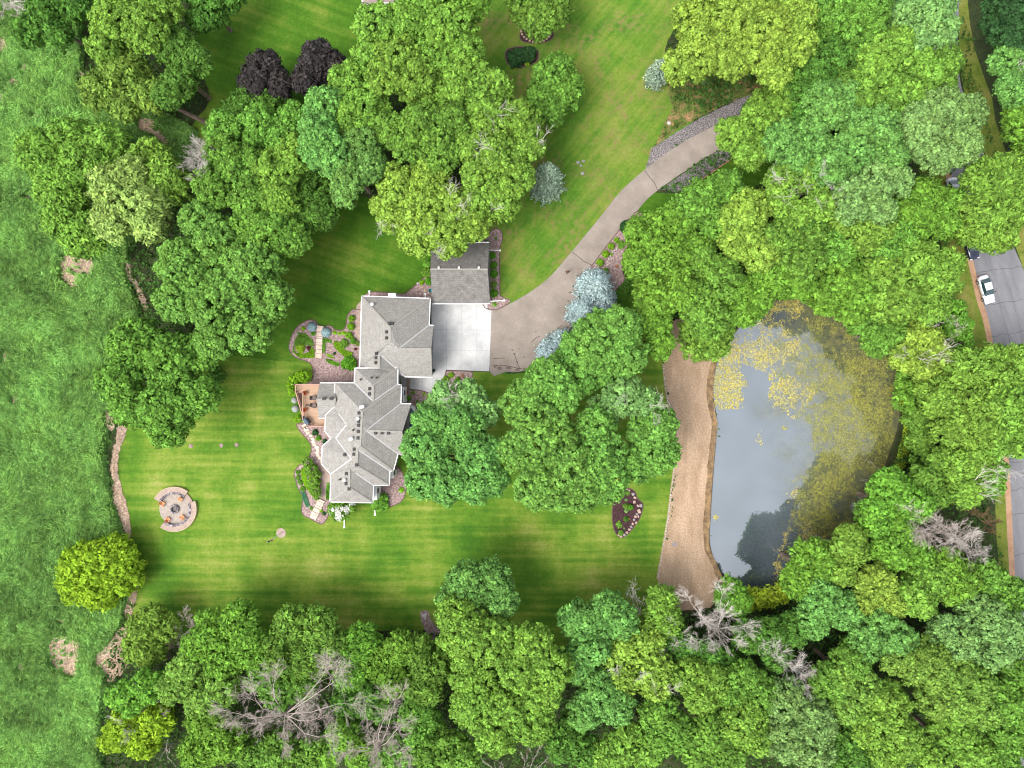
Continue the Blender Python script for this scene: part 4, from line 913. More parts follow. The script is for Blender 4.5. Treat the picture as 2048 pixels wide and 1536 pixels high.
for (x, y, r, l) in ((1156, 325, 5, 'large grey rock in the cluster on the north lawn'), (1167, 322, 4.2, 'upper right rock of the cluster on the north lawn'), (1162, 331, 3.6, 'small rock in the middle of the north lawn cluster'), (1165, 347, 5, 'lone grey rock just below the cluster on the north lawn'), (1408, 164, 5, 'pale rock on the scrubby bank above the driveway'), (1338, 246, 5, 'pale pink rock at the lower end of the scrubby bank'), (1268, 436, 3.2, 'white rock in the bed by the dark shrub at the drive'), (1280, 441, 3, 'grey rock at the right edge of the bed by the drive')): rock(x, y, r, 'white' if 'pale' in l or 'white' in l else 'grey', l, None, int(x + y), flat=.5)
for i, (x, y) in enumerate(((1216, 529), (1215, 523), (1218, 518), (1221, 512), (1225, 505), (1229, 501), (1233, 498))): rock(x, y, 2.4, 'white', 'white stone in the little wall behind the round lime shrubs', 'white stones behind the lime shrubs', i, flat=.9)
for i in range(9): a = i * .7; rock(849 + 4.5 * math.cos(a) * (i % 3) / 2, 1232 + 5 * math.sin(a) * (i % 3) / 2, 2.9, 'white', 'white stone in the small heap by the southern wood edge', 'white stones in the heap', i)
ed = smooth([(1326, 727), (1333, 795), (1346, 829), (1350, 912), (1342, 979), (1336, 1031), (1326, 1091), (1314, 1157)], 14, False)
rr = random.Random(8)
for i, (x, y) in enumerate(ed):
    if i % 1 == 0: rock(x + 1 + rr.uniform(-1, 1), y + rr.uniform(-1.5, 1.5), rr.uniform(1.3, 2.2), 'white', 'small white stone in the row between the lawn and the dirt strip', 'white stones along the dirt strip', i, name='stone', flat=.8)
for i in range(13):
    a = i * .5; rock(1349 + 6 * math.cos(a * 2.1) * (i / 13), 1088 + 6 * math.sin(a * 2.1) * (i / 13) + 1, 2.1, 'grey', 'grey rock in the small pile on the dirt strip', 'rocks in the pile on the dirt strip', i)
# timber edge of the lower rock bed
m = MB(); m.beam(P(1366, 385, .15), P(1458, 321, .15), .22, .25); tag(m.build('timber', plain('timber', srgb(168, 136, 106), .8)), 'long tan timber edging the lower river-rock bed', 'timber')
# stepping stones and garden stairs
STEP = noisy('step_stone', [(.3, srgb(208, 184, 164)), (.7, srgb(236, 218, 200))], 1.5, fine=9, fine_amt=.12)
def stairs(p0, p1, w, n, label, rise=.13, name='garden_steps', down=1, gap=.2):
    o = empty(name, P(*p0, 0), label, 'steps'); a = Vector(P(*p0, 0)); b = Vector(P(*p1, 0)); d = (b - a); L = d.length; d.normalize(); ang = math.atan2(d.y, d.x); r_ = random.Random(n)
    for i in range(n):
        q = a + d * L * (i + .5) / n; z = .08 + (n - 1 - i) * .02; m = MB(); m.box((q.x - a.x + r_.uniform(-.05, .05), q.y - a.y + r_.uniform(-.03, .03), z / 2 + .03), (L / n - .06, w * r_.uniform(.92, 1.05), z + .06), ang + r_.uniform(-.03, .03)); m.build('tread', STEP, o)
stairs((641, 651.5), (637.5, 716), .98, 15, 'upper flight of pale stone steps through the flower bed by two blue shrubs'); stairs((644.5, 999), (625.5, 1037.5), 1.15, 9, 'lower flight of pale stone steps leading down to the lawn by the white-flowering tree')
fl = smooth([(607, 852), (616, 866), (628, 884), (633, 900), (640, 916), (646, 928)], 3, False); r_ = random.Random(2)
for i, (x, y) in enumerate(fl):
    m = MB(); p = P(x + r_.uniform(-2.5, 2.5), y, .09); k = 7; rr_ = .34 * r_.uniform(.8, 1.2); m.poly([(p[0] + rr_ * math.cos(t * 6.283 / k) * r_.uniform(.8, 1.15), p[1] + rr_ * .8 * math.sin(t * 6.283 / k) * r_.uniform(.8, 1.1), .1) for t in range(k)], 0, .06)
    tag(m.build('flagstone', STEP), ORD[i] + ' flagstone below the deck in the tan stepping path', 'flagstone', 'flagstones south of the deck')
# teal tub
o = empty('tub', P(862, 582, 0), "teal plastic tub tucked against the garage's west wall", 'tub'); m = MB(); m.lathe((0, 0, 0), [(.22, 0), (.3, .6), (.34, .62), (.3, .62), (.26, .1)], 14); m.build('shell', plain('teal_plastic', srgb(60, 170, 180), .4), o)
# fire pit
fc = P(350.3, 1017.8, 0); fp = empty('fire_pit', (fc[0], fc[1], 0), 'round paved fire pit terrace with a curved dark stone seat wall and central stone ring', 'fire pit')
def arc(m, r0, r1, a0, a1, z0, z1, n=48):
    for i in range(n):
        t0 = a0 + (a1 - a0) * i / n; t1 = a0 + (a1 - a0) * (i + 1) / n; q = [(r * math.cos(t), r * math.sin(t)) for r in (r0, r1) for t in (t0, t1)]
        vs = [(x, y, z) for z in (z0, z1) for x, y in q]; f = [(0, 1, 3, 2), (4, 6, 7, 5), (2, 3, 7, 6), (1, 0, 4, 5)]
        if i == 0: f.append((0, 2, 6, 4))
        if i == n - 1: f.append((1, 5, 7, 3))
        m.add(vs, f)
d2r = math.radians
m = MB(); m.lathe((0, 0, 0), [(2.5, .0), (2.5, .06)], 48); m.build('patio', noisy('patio_paver', [(.3, srgb(156, 144, 134)), (.7, srgb(186, 174, 162))], 2.5, fine=9, fine_amt=.15), fp)
WST = noisy('wall_stone', [(.35, srgb(70, 64, 70)), (.5, srgb(116, 108, 114)), (.65, srgb(190, 182, 186))], 3.2, fine=10, fine_amt=.3)
for a0, a1, s_ in ((152, 52, 0), (22, -128, 0)):
    m = MB(); arc(m, 2.42, 2.72, d2r(a1), d2r(a0), 0, .5); m.build('seat_wall', WST, fp)
    m = MB(); arc(m, 2.73, 3.5, d2r(a1), d2r(a0), 0, .42); bnd = m.build('paved_band', PAVER, fp)
    m = MB(); arc(m, 3.5, 3.6, d2r(a1), d2r(a0), 0, .44); m.build('rim', plain('rim_stone', srgb(190, 172, 140), .8), fp)
m = MB(); arc(m, 2.52, 3.1, d2r(22), d2r(52), 0, .2, 12); m.build('paved_band', PAVER, fp)
m = MB()
for k in range(14):
    a = k * 2 * math.pi / 14; m.box((.6 * math.cos(a), .6 * math.sin(a), .2), (.24, .26, .34), a, 0, .9)
m.build('fire_ring', WST, fp); m = MB(); m.lathe((0, 0, 0), [(.46, .06), (.46, .34), (.40, .34), (.40, .1)], 24); m.build('steel_liner', BLACKM, fp)
m = MB(); m.lathe((0, 0, 0), [(.39, .06), (.39, .12)], 20); m.build('ash', plain('ash', srgb(120, 112, 110), .9), fp)
OR = plain('orange_wood', srgb(222, 146, 92), .6, var=.1)
def adirondack(px, py, label):
    p = P(px, py, .07); a = math.atan2(fc[1] - p[1], fc[0] - p[0]) - math.pi / 2; o = empty('garden_chair', p, label, 'chair', 'orange chairs round the fire pit', a); o.scale = (.86, .86, .86)
    m = MB()
    for k in range(5): m.beam((-.27, .3 - k * .13, .36 - k * .035), (.27, .3 - k * .13, .36 - k * .035), .11, .025)
    m.build('seat', OR, o); m = MB()
    for k in range(5): x = -.24 + k * .12; m.beam((x * .9, -.22, .2), (x * 1.15, -.5, .92 - abs(k - 2) * .05), .105, .025)
    m.build('backrest', OR, o)
    for sx in (-1, 1):
        m = MB(); m.beam((sx * .35, .34, .56), (sx * .35, -.38, .56), .13, .03); m.build('armrest', OR, o)
        m = MB(); m.beam((sx * .32, .3, 0), (sx * .32, .3, .55), .04, .09); m.build('leg', OR, o); m = MB(); m.beam((sx * .29, -.45, 0), (sx * .29, .25, .33), .03, .1); m.build('leg', OR, o)
adirondack(327, 1007, 'orange slatted chair at the upper left of the fire pit'); adirondack(362.5, 998, 'orange slatted chair at the upper right of the fire pit by the seat wall'); adirondack(337.5, 1038, 'orange slatted chair at the lower left of the fire pit'); adirondack(366, 1033.5, 'orange slatted chair at the lower right of the fire pit')
# flag pole
fb = P(563, 1065.5, 0); fpo = empty('flagpole', fb, 'white flagpole with a limp flag standing on a round paved disc in the lawn', 'flagpole')
m = MB(); m.tube([(0, 0, 0), (0, 0, 7.2)], [.06, .035], 10); m.build('pole', WHITE, fpo); m = MB(); m.lathe((0, 0, 7.2), [(.02, 0), (.09, .06), (.09, .12), (.02, .18)], 10); m.build('finial', plain('brass', srgb(190, 150, 70), .3, metal=.8), fpo)
def flagmat():
    m, nt, b = base('flag_cloth', .8); tc = nt.nodes.new('ShaderNodeTexCoord'); sp = nt.nodes.new('ShaderNodeSeparateXYZ'); nt.links.new(tc.outputs['Object'], sp.inputs[0])
    s_ = math_(nt, 'GREATER_THAN', math_(nt, 'SINE', math_(nt, 'MULTIPLY', sp.outputs[0], 30)), 0); c = cmix(nt, srgb(190, 60, 60), srgb(236, 230, 220), s_)
    c = cmix(nt, c, srgb(50, 60, 110), math_(nt, 'GREATER_THAN', sp.outputs[2], 6.2)); nt.links.new(c, b.inputs['Base Color']); return m
m = MB(); n = 12; vs = []
for j in range(7):
    for i in range(n): t = i / (n - 1); vs.append((.06 + t * .32, .10 * math.sin(t * 9 + j * .5), 6.9 - j * .27 - t * .5))
m.add(vs, [(j * n + i, j * n + i + 1, (j + 1) * n + i + 1, (j + 1) * n + i) for j in range(6) for i in range(n - 1)]); m.build('flag', flagmat(), fpo)

# ------------------------------------------------------------------ cars
RUB = plain('tyre', srgb(34, 34, 36), .85); CGL = plain('car_glass', srgb(40, 66, 70), .08, spec=.9, var=.1)
def car(px, py, heading, paint, label, suv=False):
    o = empty('car', (*P(px, py, .5)[:2], .04), label, 'car', 'cars parked on the road', heading)     # local +y is the front
    # stations: y, half width, bottom, shoulder height, deck height
    st_ = [(-2.3, .62, .38, .62, .72), (-2.18, .78, .25, .78, .92), (-1.6, .87, .2, .86, 1.0), (-.9, .89, .2, .88, .98), (.2, .89, .2, .88, .96), (1.0, .88, .2, .84, .93), (1.7, .85, .2, .78, .84), (2.15, .74, .25, .66, .7), (2.32, .56, .38, .52, .56)]
    vs = []; m = MB()
    for (y, w, zb, zs, zt) in st_: vs += [(-w * .8, y, zb), (-w, y, zb + .12), (-w, y, zs - .12), (-w * .9, y, zs + .02), (-w * .62, y, zt), (0, y, zt + .03), (w * .62, y, zt), (w * .9, y, zs + .02), (w, y, zs - .12), (w, y, zb + .12), (w * .8, y, zb)]
    k = 11; fs = [(i * k + j, i * k + j + 1, (i + 1) * k + j + 1, (i + 1) * k + j) for i in range(len(st_) - 1) for j in range(k - 1)] + [tuple(range(k))[::-1], tuple((len(st_) - 1) * k + j for j in range(k))]
    m.add(vs, fs); b = m.build('body', paint, o, smooth_=True)
    h = 1.42 if not suv else 1.62
    cs = [(-1.75, .66, .98), (-1.0, .58, h - .04), (.15, .58, h), (1.02, .70, .92)]
    m = MB(); vs = [];
    for (y, w, z) in cs[1:3]: vs += [(-w, y, z - .03), (0, y, z + .02), (w, y, z - .03)]
    m.add(vs, [(0, 1, 4, 3), (1, 2, 5, 4)]); vs2 = [(-.58, -1.0, h - .09), (-.58, .15, h - .05), (-.76, .1, .95), (-.76, -1.15, .97)]
    m.add([(-.60, -1.03, h - .06), (-.60, .17, h - .03), (-.56, .17, h - .0), (-.56, -1.03, h - .03)], [(0, 1, 2, 3)]); m.build('roof', paint, o)
    m = MB(); m.add([(-.57, .17, h - .03), (.57, .17, h - .03), (.74, 1.0, .93), (-.74, 1.0, .93)], [(0, 3, 2, 1)]); m.build('windscreen', CGL, o)
    m = MB(); m.add([(-.57, -1.02, h - .07), (.57, -1.02, h - .07), (.70, -1.72, .99), (-.70, -1.72, .99)], [(0, 1, 2, 3)]); m.build('rear_window', CGL, o)
    for s_ in (-1, 1):
        m = MB(); q = [(s_ * .585, -1.02, h - .06), (s_ * .585, .17, h - .03), (s_ * .76, 1.0, .9), (s_ * .80, -.3, .92), (s_ * .74, -1.72, .96)]; m.add(q, [(0, 1, 2, 3), (0, 3, 4)]); m.build('side_window', CGL, o)
        m = MB(); m.box((s_ * .98, .72, .98), (.2, .12, .14)); m.build('mirror', BLACKM, o)
        m = MB(); m.box((s_ * .6, 2.2, .6), (.34, .16, .13)); m.build('headlight', plain('lamp_glass', (.8, .8, .82), .1, spec=.8), o)
        m = MB(); m.box((s_ * .62, -2.2, .72), (.3, .14, .14)); m.build('tail_light', plain('tail_red', srgb(150, 24, 20), .3), o)
        for y in (-1.4, 1.42):
            m = MB(); m.tube([(s_ * .72, y, .32), (s_ * .92, y, .32)], [.32, .32], 18); w = m.build('wheel', RUB, o); m = MB(); m.tube([(s_ * .905, y, .32), (s_ * .93, y, .32)], [.2, .19], 12); m.build('rim', plain('rim', (.5, .5, .52), .3, metal=.8), w)
    m = MB()
    for (y, w) in ((-.38, .02), ): m.box((0, y, h + .015), (.06, .2, .03))
    m.build('aerial', BLACKM, o)
WP = plain('white_paint', srgb(226, 230, 236), .22, spec=.6, var=.02); BP = plain('dark_blue_paint', srgb(24, 34, 60), .15, spec=.7, var=.03)
car(1971.5, 579, math.radians(180 + 16.5), WP, 'white sedan parked on the left side of the road in the open')
car(1940, 491, math.radians(180 + 17), BP, 'dark blue car on the road half hidden under the lime-green tree')
car(1906, 384, math.radians(189), WP, 'white car almost wholly hidden by trees, only its windscreen end showing')

# ------------------------------------------------------------------ person on the driveway
pe = P(1134, 545, 0); per = empty('person', pe, 'person in black clothes standing on the driveway with arms bent holding a small controller', 'person', None, math.radians(180))
def skin(name, vs, es, rad, mat, parent):
    me = bpy.data.meshes.new(name); bm = bmesh.new(); ly = bm.verts.layers.skin.verify(); bv = [bm.verts.new(v) for v in vs]
    for a, b in es: bm.edges.new((bv[a], bv[b]))
    for i, v in enumerate(bv): v[ly].radius = rad[i] if isinstance(rad[i], tuple) else (rad[i], rad[i]); v[ly].use_root = (i == 0)
    bm.to_mesh(me); bm.free()
    o = bpy.data.objects.new(name, me); COL.objects.link(o); o.parent = parent; me.materials.append(mat)
    o.modifiers.new('skin', 'SKIN'); s = o.modifiers.new('sub', 'SUBSURF'); s.levels = 1; s.render_levels = 1; return o
SK = plain('skin_tone', srgb(190, 140, 116), .6); BC = plain('black_cloth', srgb(26, 24, 26), .85); HR = plain('dark_hair', srgb(36, 26, 22), .8)
vs = [(0, 0, .95), (0, 0, 1.15), (0, .01, 1.36), (0, .02, 1.48), (0, .03, 1.56), (0, .035, 1.66), (0, .03, 1.74)]; es = [(0, 1), (1, 2), (2, 3), (3, 4), (4, 5), (5, 6)]; rd = [(.15, .11), (.14, .1), (.16, .1), (.06, .055), (.07, .075), (.078, .095), (.05, .06)]
for s_ in (-1, 1):
    b = len(vs); vs += [(s_ * .1, 0, .86), (s_ * .11, .01, .48), (s_ * .12, -.02, .08), (s_ * .13, .12, .04)]; es += [(0, b), (b, b + 1), (b + 1, b + 2), (b + 2, b + 3)]; rd += [.085, .058, .042, .04]
    b = len(vs); vs += [(s_ * .19, .01, 1.40), (s_ * .25, .02, 1.12), (s_ * .13, .25, 1.12), (s_ * .09, .33, 1.13)]; es += [(2, b), (b, b + 1), (b + 1, b + 2), (b + 2, b + 3)]; rd += [.055, .042, .028, .036]
    hnd = b + 3
    for k in range(5):
        b = len(vs); x = s_ * (.06 + .0 + k * .018); L = (.05, .075, .08, .075, .06)[k]; vs += [(x, .36, 1.14 - (k == 0) * .0), (x * .8, .36 + L * .6, 1.13), (x * .6, .36 + L * .8, 1.10)]; es += [(hnd, b), (b, b + 1), (b + 1, b + 2)]; rd += [.010, .009, .008]
skin('body', vs, es, rd, SK, per)
vs = [(0, 0, .93), (0, 0, 1.15), (0, .01, 1.38)]; es = [(0, 1), (1, 2)]; rd = [(.17, .125), (.16, .12), (.18, .12)]
for s_ in (-1, 1):
    b = len(vs); vs += [(s_ * .1, 0, .84), (s_ * .11, .01, .48), (s_ * .12, -.02, .12)]; es += [(0, b), (b, b + 1), (b + 1, b + 2)]; rd += [.1, .075, .062]
    b = len(vs); vs += [(s_ * .2, .01, 1.41), (s_ * .26, .02, 1.12), (s_ * .15, .23, 1.12)]; es += [(2, b), (b, b + 1), (b + 1, b + 2)]; rd += [.072, .058, .04]
skin('clothing', vs, es, rd, BC, per)
m = MB(); m.lathe((0, .02, 1.63), [(.088, 0), (.104, .06), (.098, .12), (.06, .165), (.02, .175)], 14); m.build('hair', HR, per)
for s_ in (-1, 1): m = MB(); m.box((s_ * .12, .06, .045), (.1, .27, .09), 0, 0, .85); m.build('shoe', BC, per)
m = MB(); m.box((0, .39, 1.12), (.16, .1, .04)); tag(m.build('controller', BLACKM), "small black controller in the standing person's hands", 'controller').location = (0, 0, 0)
c_ = bpy.data.objects['controller']; c_.location = pe; c_.rotation_euler = (0, 0, math.radians(180))
# ring of stones round the planting bed under the top tree
for i in range(13):
    a = math.radians(8 + i * 13.5); rock(1073 + 31 * math.cos(a), 58 + 26 * math.sin(a), 3, 'tan', 'tan stone in the curved edging under the tree at the top of the north lawn', 'edging stones under the top tree', i)

# ------------------------------------------------------------------ shrubs and garden plants
G1 = 'round lime shrubs beside the driveway'
for x, y, r, l in ((1233, 480, 6, 'small round lime shrub nearest the dark shrub, first of the row on the driveway bed'), (1222.5, 492.7, 7.2, 'second round lime shrub from the top in the driveway bed row'), (1211.5, 508, 8, 'third round lime shrub from the top in the driveway bed row'), (1200, 524.6, 8, 'fourth round lime shrub from the top in the driveway bed row'), (1197, 541, 5.6, 'round lime shrub just above the largest blue spruce')): shrub(x, y, r, 'ball', l, 'ball', G1)
shrub(1212, 541, 6, 'ballgreen', 'green clipped shrub beside the row of round lime shrubs above the blue spruce', 'ball'); shrub(1223, 508, 3.6, 'ball', 'tiny green shrub behind the white stones in the driveway bed', 'mound')
shrub(1254, 453, 15, 'darkgreen', 'dark spreading shrub at the top of the driveway bed', 'fir', seed=1); shrub(1275, 452, 5, 'ball', 'small lime plant right of the dark spreading shrub by the drive', 'mound'); shrub(1243, 489, 9, 'bright', 'low bright green shrub behind the round lime shrubs', 'mound')
shrub(1234, 532, 3.4, 'rust', 'small rusty plant on the mulch east of the round lime shrubs', 'mound')
G2 = 'clipped shrubs east of the garage'
for x, y, r, m_, l in ((984.4, 511, 7.6, 'ballgreen', 'northernmost clipped green shrub east of the garage'), (986.6, 530, 8, 'ballgreen', 'second clipped green shrub from the top east of the garage'), (987.7, 548, 8.2, 'ballgreen', 'third clipped green shrub from the top east of the garage'), (987.7, 568.5, 7, 'olive', 'reddish-tipped shrub in the row east of the garage'), (986.6, 586, 9, 'ballgreen', 'largest clipped green shrub in the row east of the garage'), (989, 608.5, 5.6, 'bright', 'loose small shrub below the white downspout at the garage corner')): shrub(x, y, r, m_, l, 'ball' if r > 6 else 'hosta', G2 if r > 6 else None)
for x, y, r, m_, s_, l in ((992, 476, 4, 'bluegrey', 'hosta', 'pale small plant in the mulch above the garage east bed'), (854, 527, 10, 'bright', 'mound', 'bright green shrub at the garage west wall just under the tree'), (852, 545, 11, 'bright', 'mound', 'bright green shrub in the middle of the garage west wall'), (858, 562, 8.5, 'ballgreen', 'mound', 'lower bright green shrub at the garage west wall'), (843, 564, 6, 'chart', 'mound', 'yellow-green low shrub west of the garage'),
    (623, 653.6, 10.4, 'iceblue', 'fir', 'pale blue round shrub left of the upper stone steps'), (651, 664.5, 11.2, 'iceblue', 'fir', 'pale blue round shrub right of the upper stone steps'),
    (703, 637, 7.3, 'ball', 'ball', 'topmost clipped ball at the tan patio strip west of the house'), (702, 653, 8, 'ball', 'ball', 'second clipped ball beside the tan patio strip'), (697.5, 671, 7.8, 'ball', 'ball', 'clipped ball next to the chartreuse plants'), (706, 682, 6.8, 'ballgreen', 'ball', 'clipped ball just below the tan patio strip'), (716, 687, 5.5, 'olive', 'ball', 'clipped ball half under the house eave'),
    (669, 665, 5.4, 'chart', 'hosta', 'leftmost of the three chartreuse plants'), (678.6, 667, 4.8, 'chart', 'hosta', 'middle one of the three chartreuse plants'), (686.5, 666, 5.4, 'chart', 'hosta', 'rightmost of the three chartreuse plants'),
    (696.6, 726, 16, 'ballgreen', 'mound', 'large round green bush at the corner where the two house wings meet'), (688, 687, 9.5, 'bright', 'mound', 'leafy green bush below the chartreuse plants'), (600, 697, 10.5, 'chart', 'mound', 'yellow-green spotted bush at the left end of the flower bed'), (617.7, 696, 5, 'redleaf', 'mound', 'dark red bush near the upper stone steps'), (606, 657, 5, 'chart', 'mound', 'small lime plant left of the first pale blue shrub'), (626, 667, 5, 'ballgreen', 'mound', 'small green plant tight against the left side of the stone steps'),
    (711, 698, 3, 'redleaf', 'mound', 'tiny dark red plant on the mulch under the house eave'), (669, 707, 3.4, 'darkgreen', 'mound', 'tiny dark green plant in the middle of the right-hand flower bed'), (596, 666, 3.4, 'bluegrey', 'hosta', 'pale variegated plant near the upper left bed edge'),
    (588, 801, 6.8, 'silver', 'fir', 'upper silvery shrub beside the deck stairs'), (589.5, 817.5, 8, 'silver', 'fir', 'lower silvery shrub beside the deck stairs'), (593.6, 838, 8.4, 'ball', 'mound', 'bright green round shrub at the foot of the deck stairs'),
    (629.8, 865, 7, 'darkgreen', 'mound', 'dark blue-green shrub south of the deck'), (636.5, 876.5, 6, 'ballgreen', 'mound', 'green shrub in the angle between the two west bays'), (649, 882.5, 5.5, 'darkgreen', 'mound', 'dark shrub tucked under the lower west bay eave'),
    (759.5, 1006, 19.5, 'bright', 'mound', 'big round green bush at the southeast corner of the house'), (802.3, 980, 7, 'ball', 'hosta', 'small bright shrub at the right edge of the southeast mulch bed'),
    (595.6, 945, 5, 'ballgreen', 'mound', 'topmost small shrub on the rim of the lower west bed'), (595.6, 956, 5.4, 'mid', 'mound', 'second small shrub on the rim of the lower west bed'), (600, 965, 6, 'mid', 'mound', 'third small shrub on the rim of the lower west bed'), (605, 978, 6, 'bright', 'mound', 'fourth small shrub on the rim of the lower west bed'),
    (642, 1022, 4.4, 'chart', 'mound', 'lime plant on the right of the lower stone steps'), (648, 1027, 4.4, 'darkgreen', 'mound', 'dark plant on the right of the lower stone steps'), (622, 1017, 4, 'bright', 'mound', 'small plant left of the lower stone steps'),
    (825.7, 785, 4.7, 'bright', 'hosta', 'spiky green plant nearest the entry walk in the front bed'), (816.8, 796, 7, 'ballgreen', 'hosta', 'large spiky green plant close to the house in the front bed'), (848, 788, 4.2, 'chart', 'hosta', 'left yellow plant by the curved entry walk'), (855.8, 792.7, 4.2, 'chart', 'hosta', 'right yellow plant by the curved entry walk'), (834, 802, 3.6, 'ballgreen', 'hosta', 'smallest plant in the middle of the front bed'), (847, 804.5, 4.2, 'ballgreen', 'hosta', 'spiky plant at the edge of the tree in the front bed'), (838.4, 816, 6.8, 'ballgreen', 'hosta', 'spiky plant right of the white bay window'), (839, 827, 4.4, 'deep', 'hosta', 'lower plant right of the white bay window'), (844, 838, 6, 'deep', 'mound', 'shrub under the tree right of the bay window'),
    (902, 750, 6.4, 'ball', 'mound', 'bright round shrub nearest the apron corner'), (891, 758, 7, 'ball', 'mound', 'bright round shrub next to the entry walk'), (894, 770, 9.5, 'olive', 'mound', 'wide olive green shrub beside the entry walk'), (915.5, 760, 6.4, 'ballgreen', 'mound', 'small shrub at the lower right of the apron corner bed'), (925, 752, 3.6, 'rust', 'mound', 'small red plant in the apron corner bed'),
    (867, 741, 3.6, 'darkgreen', 'mound', 'dark shrub between the house corner and the concrete'),
    (1243, 991, 7.4, 'bright', 'hosta', 'large spiky plant at the top left of the island bed'), (1255.7, 986, 6.2, 'mid', 'hosta', 'spiky plant at the top of the island bed beside the stones'), (1252, 1000, 3.6, 'bluegrey', 'hosta', 'small pale plant below the top pair in the island bed'), (1251.8, 1012.5, 6.4, 'mid', 'mound', 'pale green mound in the middle of the island bed'), (1261, 1014.5, 6, 'ballgreen', 'ball', 'bright ball shrub beside the arc of white pebbles'), (1252.7, 1022, 5, 'bluegrey', 'hosta', 'light green plant below the middle mound in the island bed'), (1253, 1039, 6, 'deep', 'mound', 'dark plant in the lower middle of the island bed'), (1238.6, 1050, 8.2, 'bright', 'hosta', 'large spiky plant at the lower left of the island bed'), (1242, 1066, 6.6, 'mid', 'mound', 'green mound at the bottom tip of the island bed'), (1248, 1057, 2.4, 'bluegrey', 'hosta', 'tiny plant between the two lower plants of the island bed'), (1258, 1038, 2.6, 'rust', 'mound', 'tiny orange flower clump in the island bed'),
    (1032, 113, 20, 'darkgreen', 'mound', 'dark green shrub island below the top tree on the north lawn'), (1056, 106, 19, 'darkgreen', 'mound', 'right half of the dark shrub island below the top tree'), (1055, 127, 6, 'chart', 'mound', 'yellow patch plant under the dark shrub island'),
    (430, 752, 19, 'deep', 'mound', 'low dark green shrub between the big western tree and the lawn')):
    shrub(x, y, r, m_, l, s_, seed=int(x) % 2)
def bush(blobs, mat, style, h, label, cat='bush', **kw): return tree('bush', mat, style, h, blobs, label, cat=cat, trunk=False, name='bush', **kw)
fine = (.2, .075, 26, 1.2, .08)
def small_bush(blobs, mat, h, label, name='bush', sty=fine, cat='bush', cover=.95):
    W = [(*P(x, y, h * .5)[:2], max(h - M(r) * .8, .3), M(r) * .95) for x, y, r in blobs]; o0 = (W[0][0], W[0][1], 0)
    o = foliage(name, W, sty, mat, int(blobs[0][0]), None, o0, cover=cover, zmin=-.4); o.location = o0; return tag(o, label, cat)
small_bush([(586, 783, 8), (584, 770, 9), (590, 759, 10), (602, 753, 10), (614, 752, 9)], 'ball', 1.6, 'curved yellow-green hedge wrapping the upper corner of the deck', cat='hedge')
small_bush([(616, 926, 9), (622, 939, 12), (630, 951, 11), (627, 965, 12), (631, 980, 10), (636, 991, 7)], 'bright', 1.5, 'long bright green juniper mass west of the lower patio')
tr_ = small_bush([(670, 1016, 12), (684, 1012, 13), (703, 1012, 12), (680, 1026, 13), (692, 1026, 10)], 'bright', 3.2, 'white-flowering small tree below the south gable of the house', name='flowering_tree', cat='tree')
V = []; rng = np.random.default_rng(5); n = 3200; c_ = rng.choice(5, n); bl_ = np.array([(670, 1022, 11), (686, 1020, 12), (702, 1014, 9), (682, 1030, 12), (690, 1016, 10)], float)[c_]
d_ = unit(n, rng, .1); q_ = np.stack([P(0, 0)[0] * 0 + (bl_[:, 0] - 1024) * S * .975, (768 - bl_[:, 1]) * S * .975, 2.55 + 0 * bl_[:, 0]], 1) + d_ * bl_[:, 2:3] * S * 1.18
k_ = fbm(q_[:, 0], q_[:, 1], .8, 3) > .5; q_ = q_[k_]; Vq, Fq = quads(q_ - np.array(tr_.location), norm(d_[k_] + unit(len(q_), rng) * .3), rng.uniform(.05, .09, len(q_)), 1.0, rng)
npmesh('flowers', Vq, Fq, rng.uniform(.3, .7, len(q_)), LEAF['petal'], tr_)
GC = [('bright', [(586, 700), (590, 680), (600, 666), (612, 668), (625, 680), (628, 692), (612, 690), (604, 688), (590, 690)], 'bright green ground cover in the upper left of the flower bed'),
      ('ball', [(624, 694), (629, 700), (629, 716), (600, 716), (586, 704), (586, 696), (592, 706), (606, 709), (620, 703)], 'bright green ground cover at the bottom of the left flower bed'),
      ('bright', [(645, 676), (663, 679), (664, 686), (652, 684), (650, 706), (645, 706)], 'strip of green ground cover along the right of the upper steps'),
      ('ball', [(668, 682), (682, 684), (690, 700), (706, 706), (704, 714), (690, 714), (676, 702), (668, 692)], 'green ground cover running diagonally to the house'),
      ('ballgreen', [(650, 718), (662, 720), (680, 727), (676, 733), (660, 727)], 'narrow ground cover edging the bare mulch'), ('chart', [(652, 708), (664, 710), (668, 716), (656, 714)], 'yellow ground cover right of the lower end of the upper steps'),
      ('ball', [(603, 936), (610, 936), (613, 950), (618, 972), (630, 990), (634, 998), (625, 992), (610, 972), (603, 955)], 'yellow-green ground cover left of the juniper mass'), ('creep', [(603, 982), (611, 984), (616, 1000), (620, 1012), (613, 1014), (606, 998)], 'blue-green creeping ground cover in the lower west bed'), ('ballgreen', [(655, 966), (659.5, 966), (659, 999), (653, 999), (653, 980)], 'strip of green between the lower patio and the house')]
for i, (m_, pts, l) in enumerate(GC): carpet('ground_cover', pts, 520, .08, .35, m_, .065, 1.3, 40 + i, l, 'ground cover')

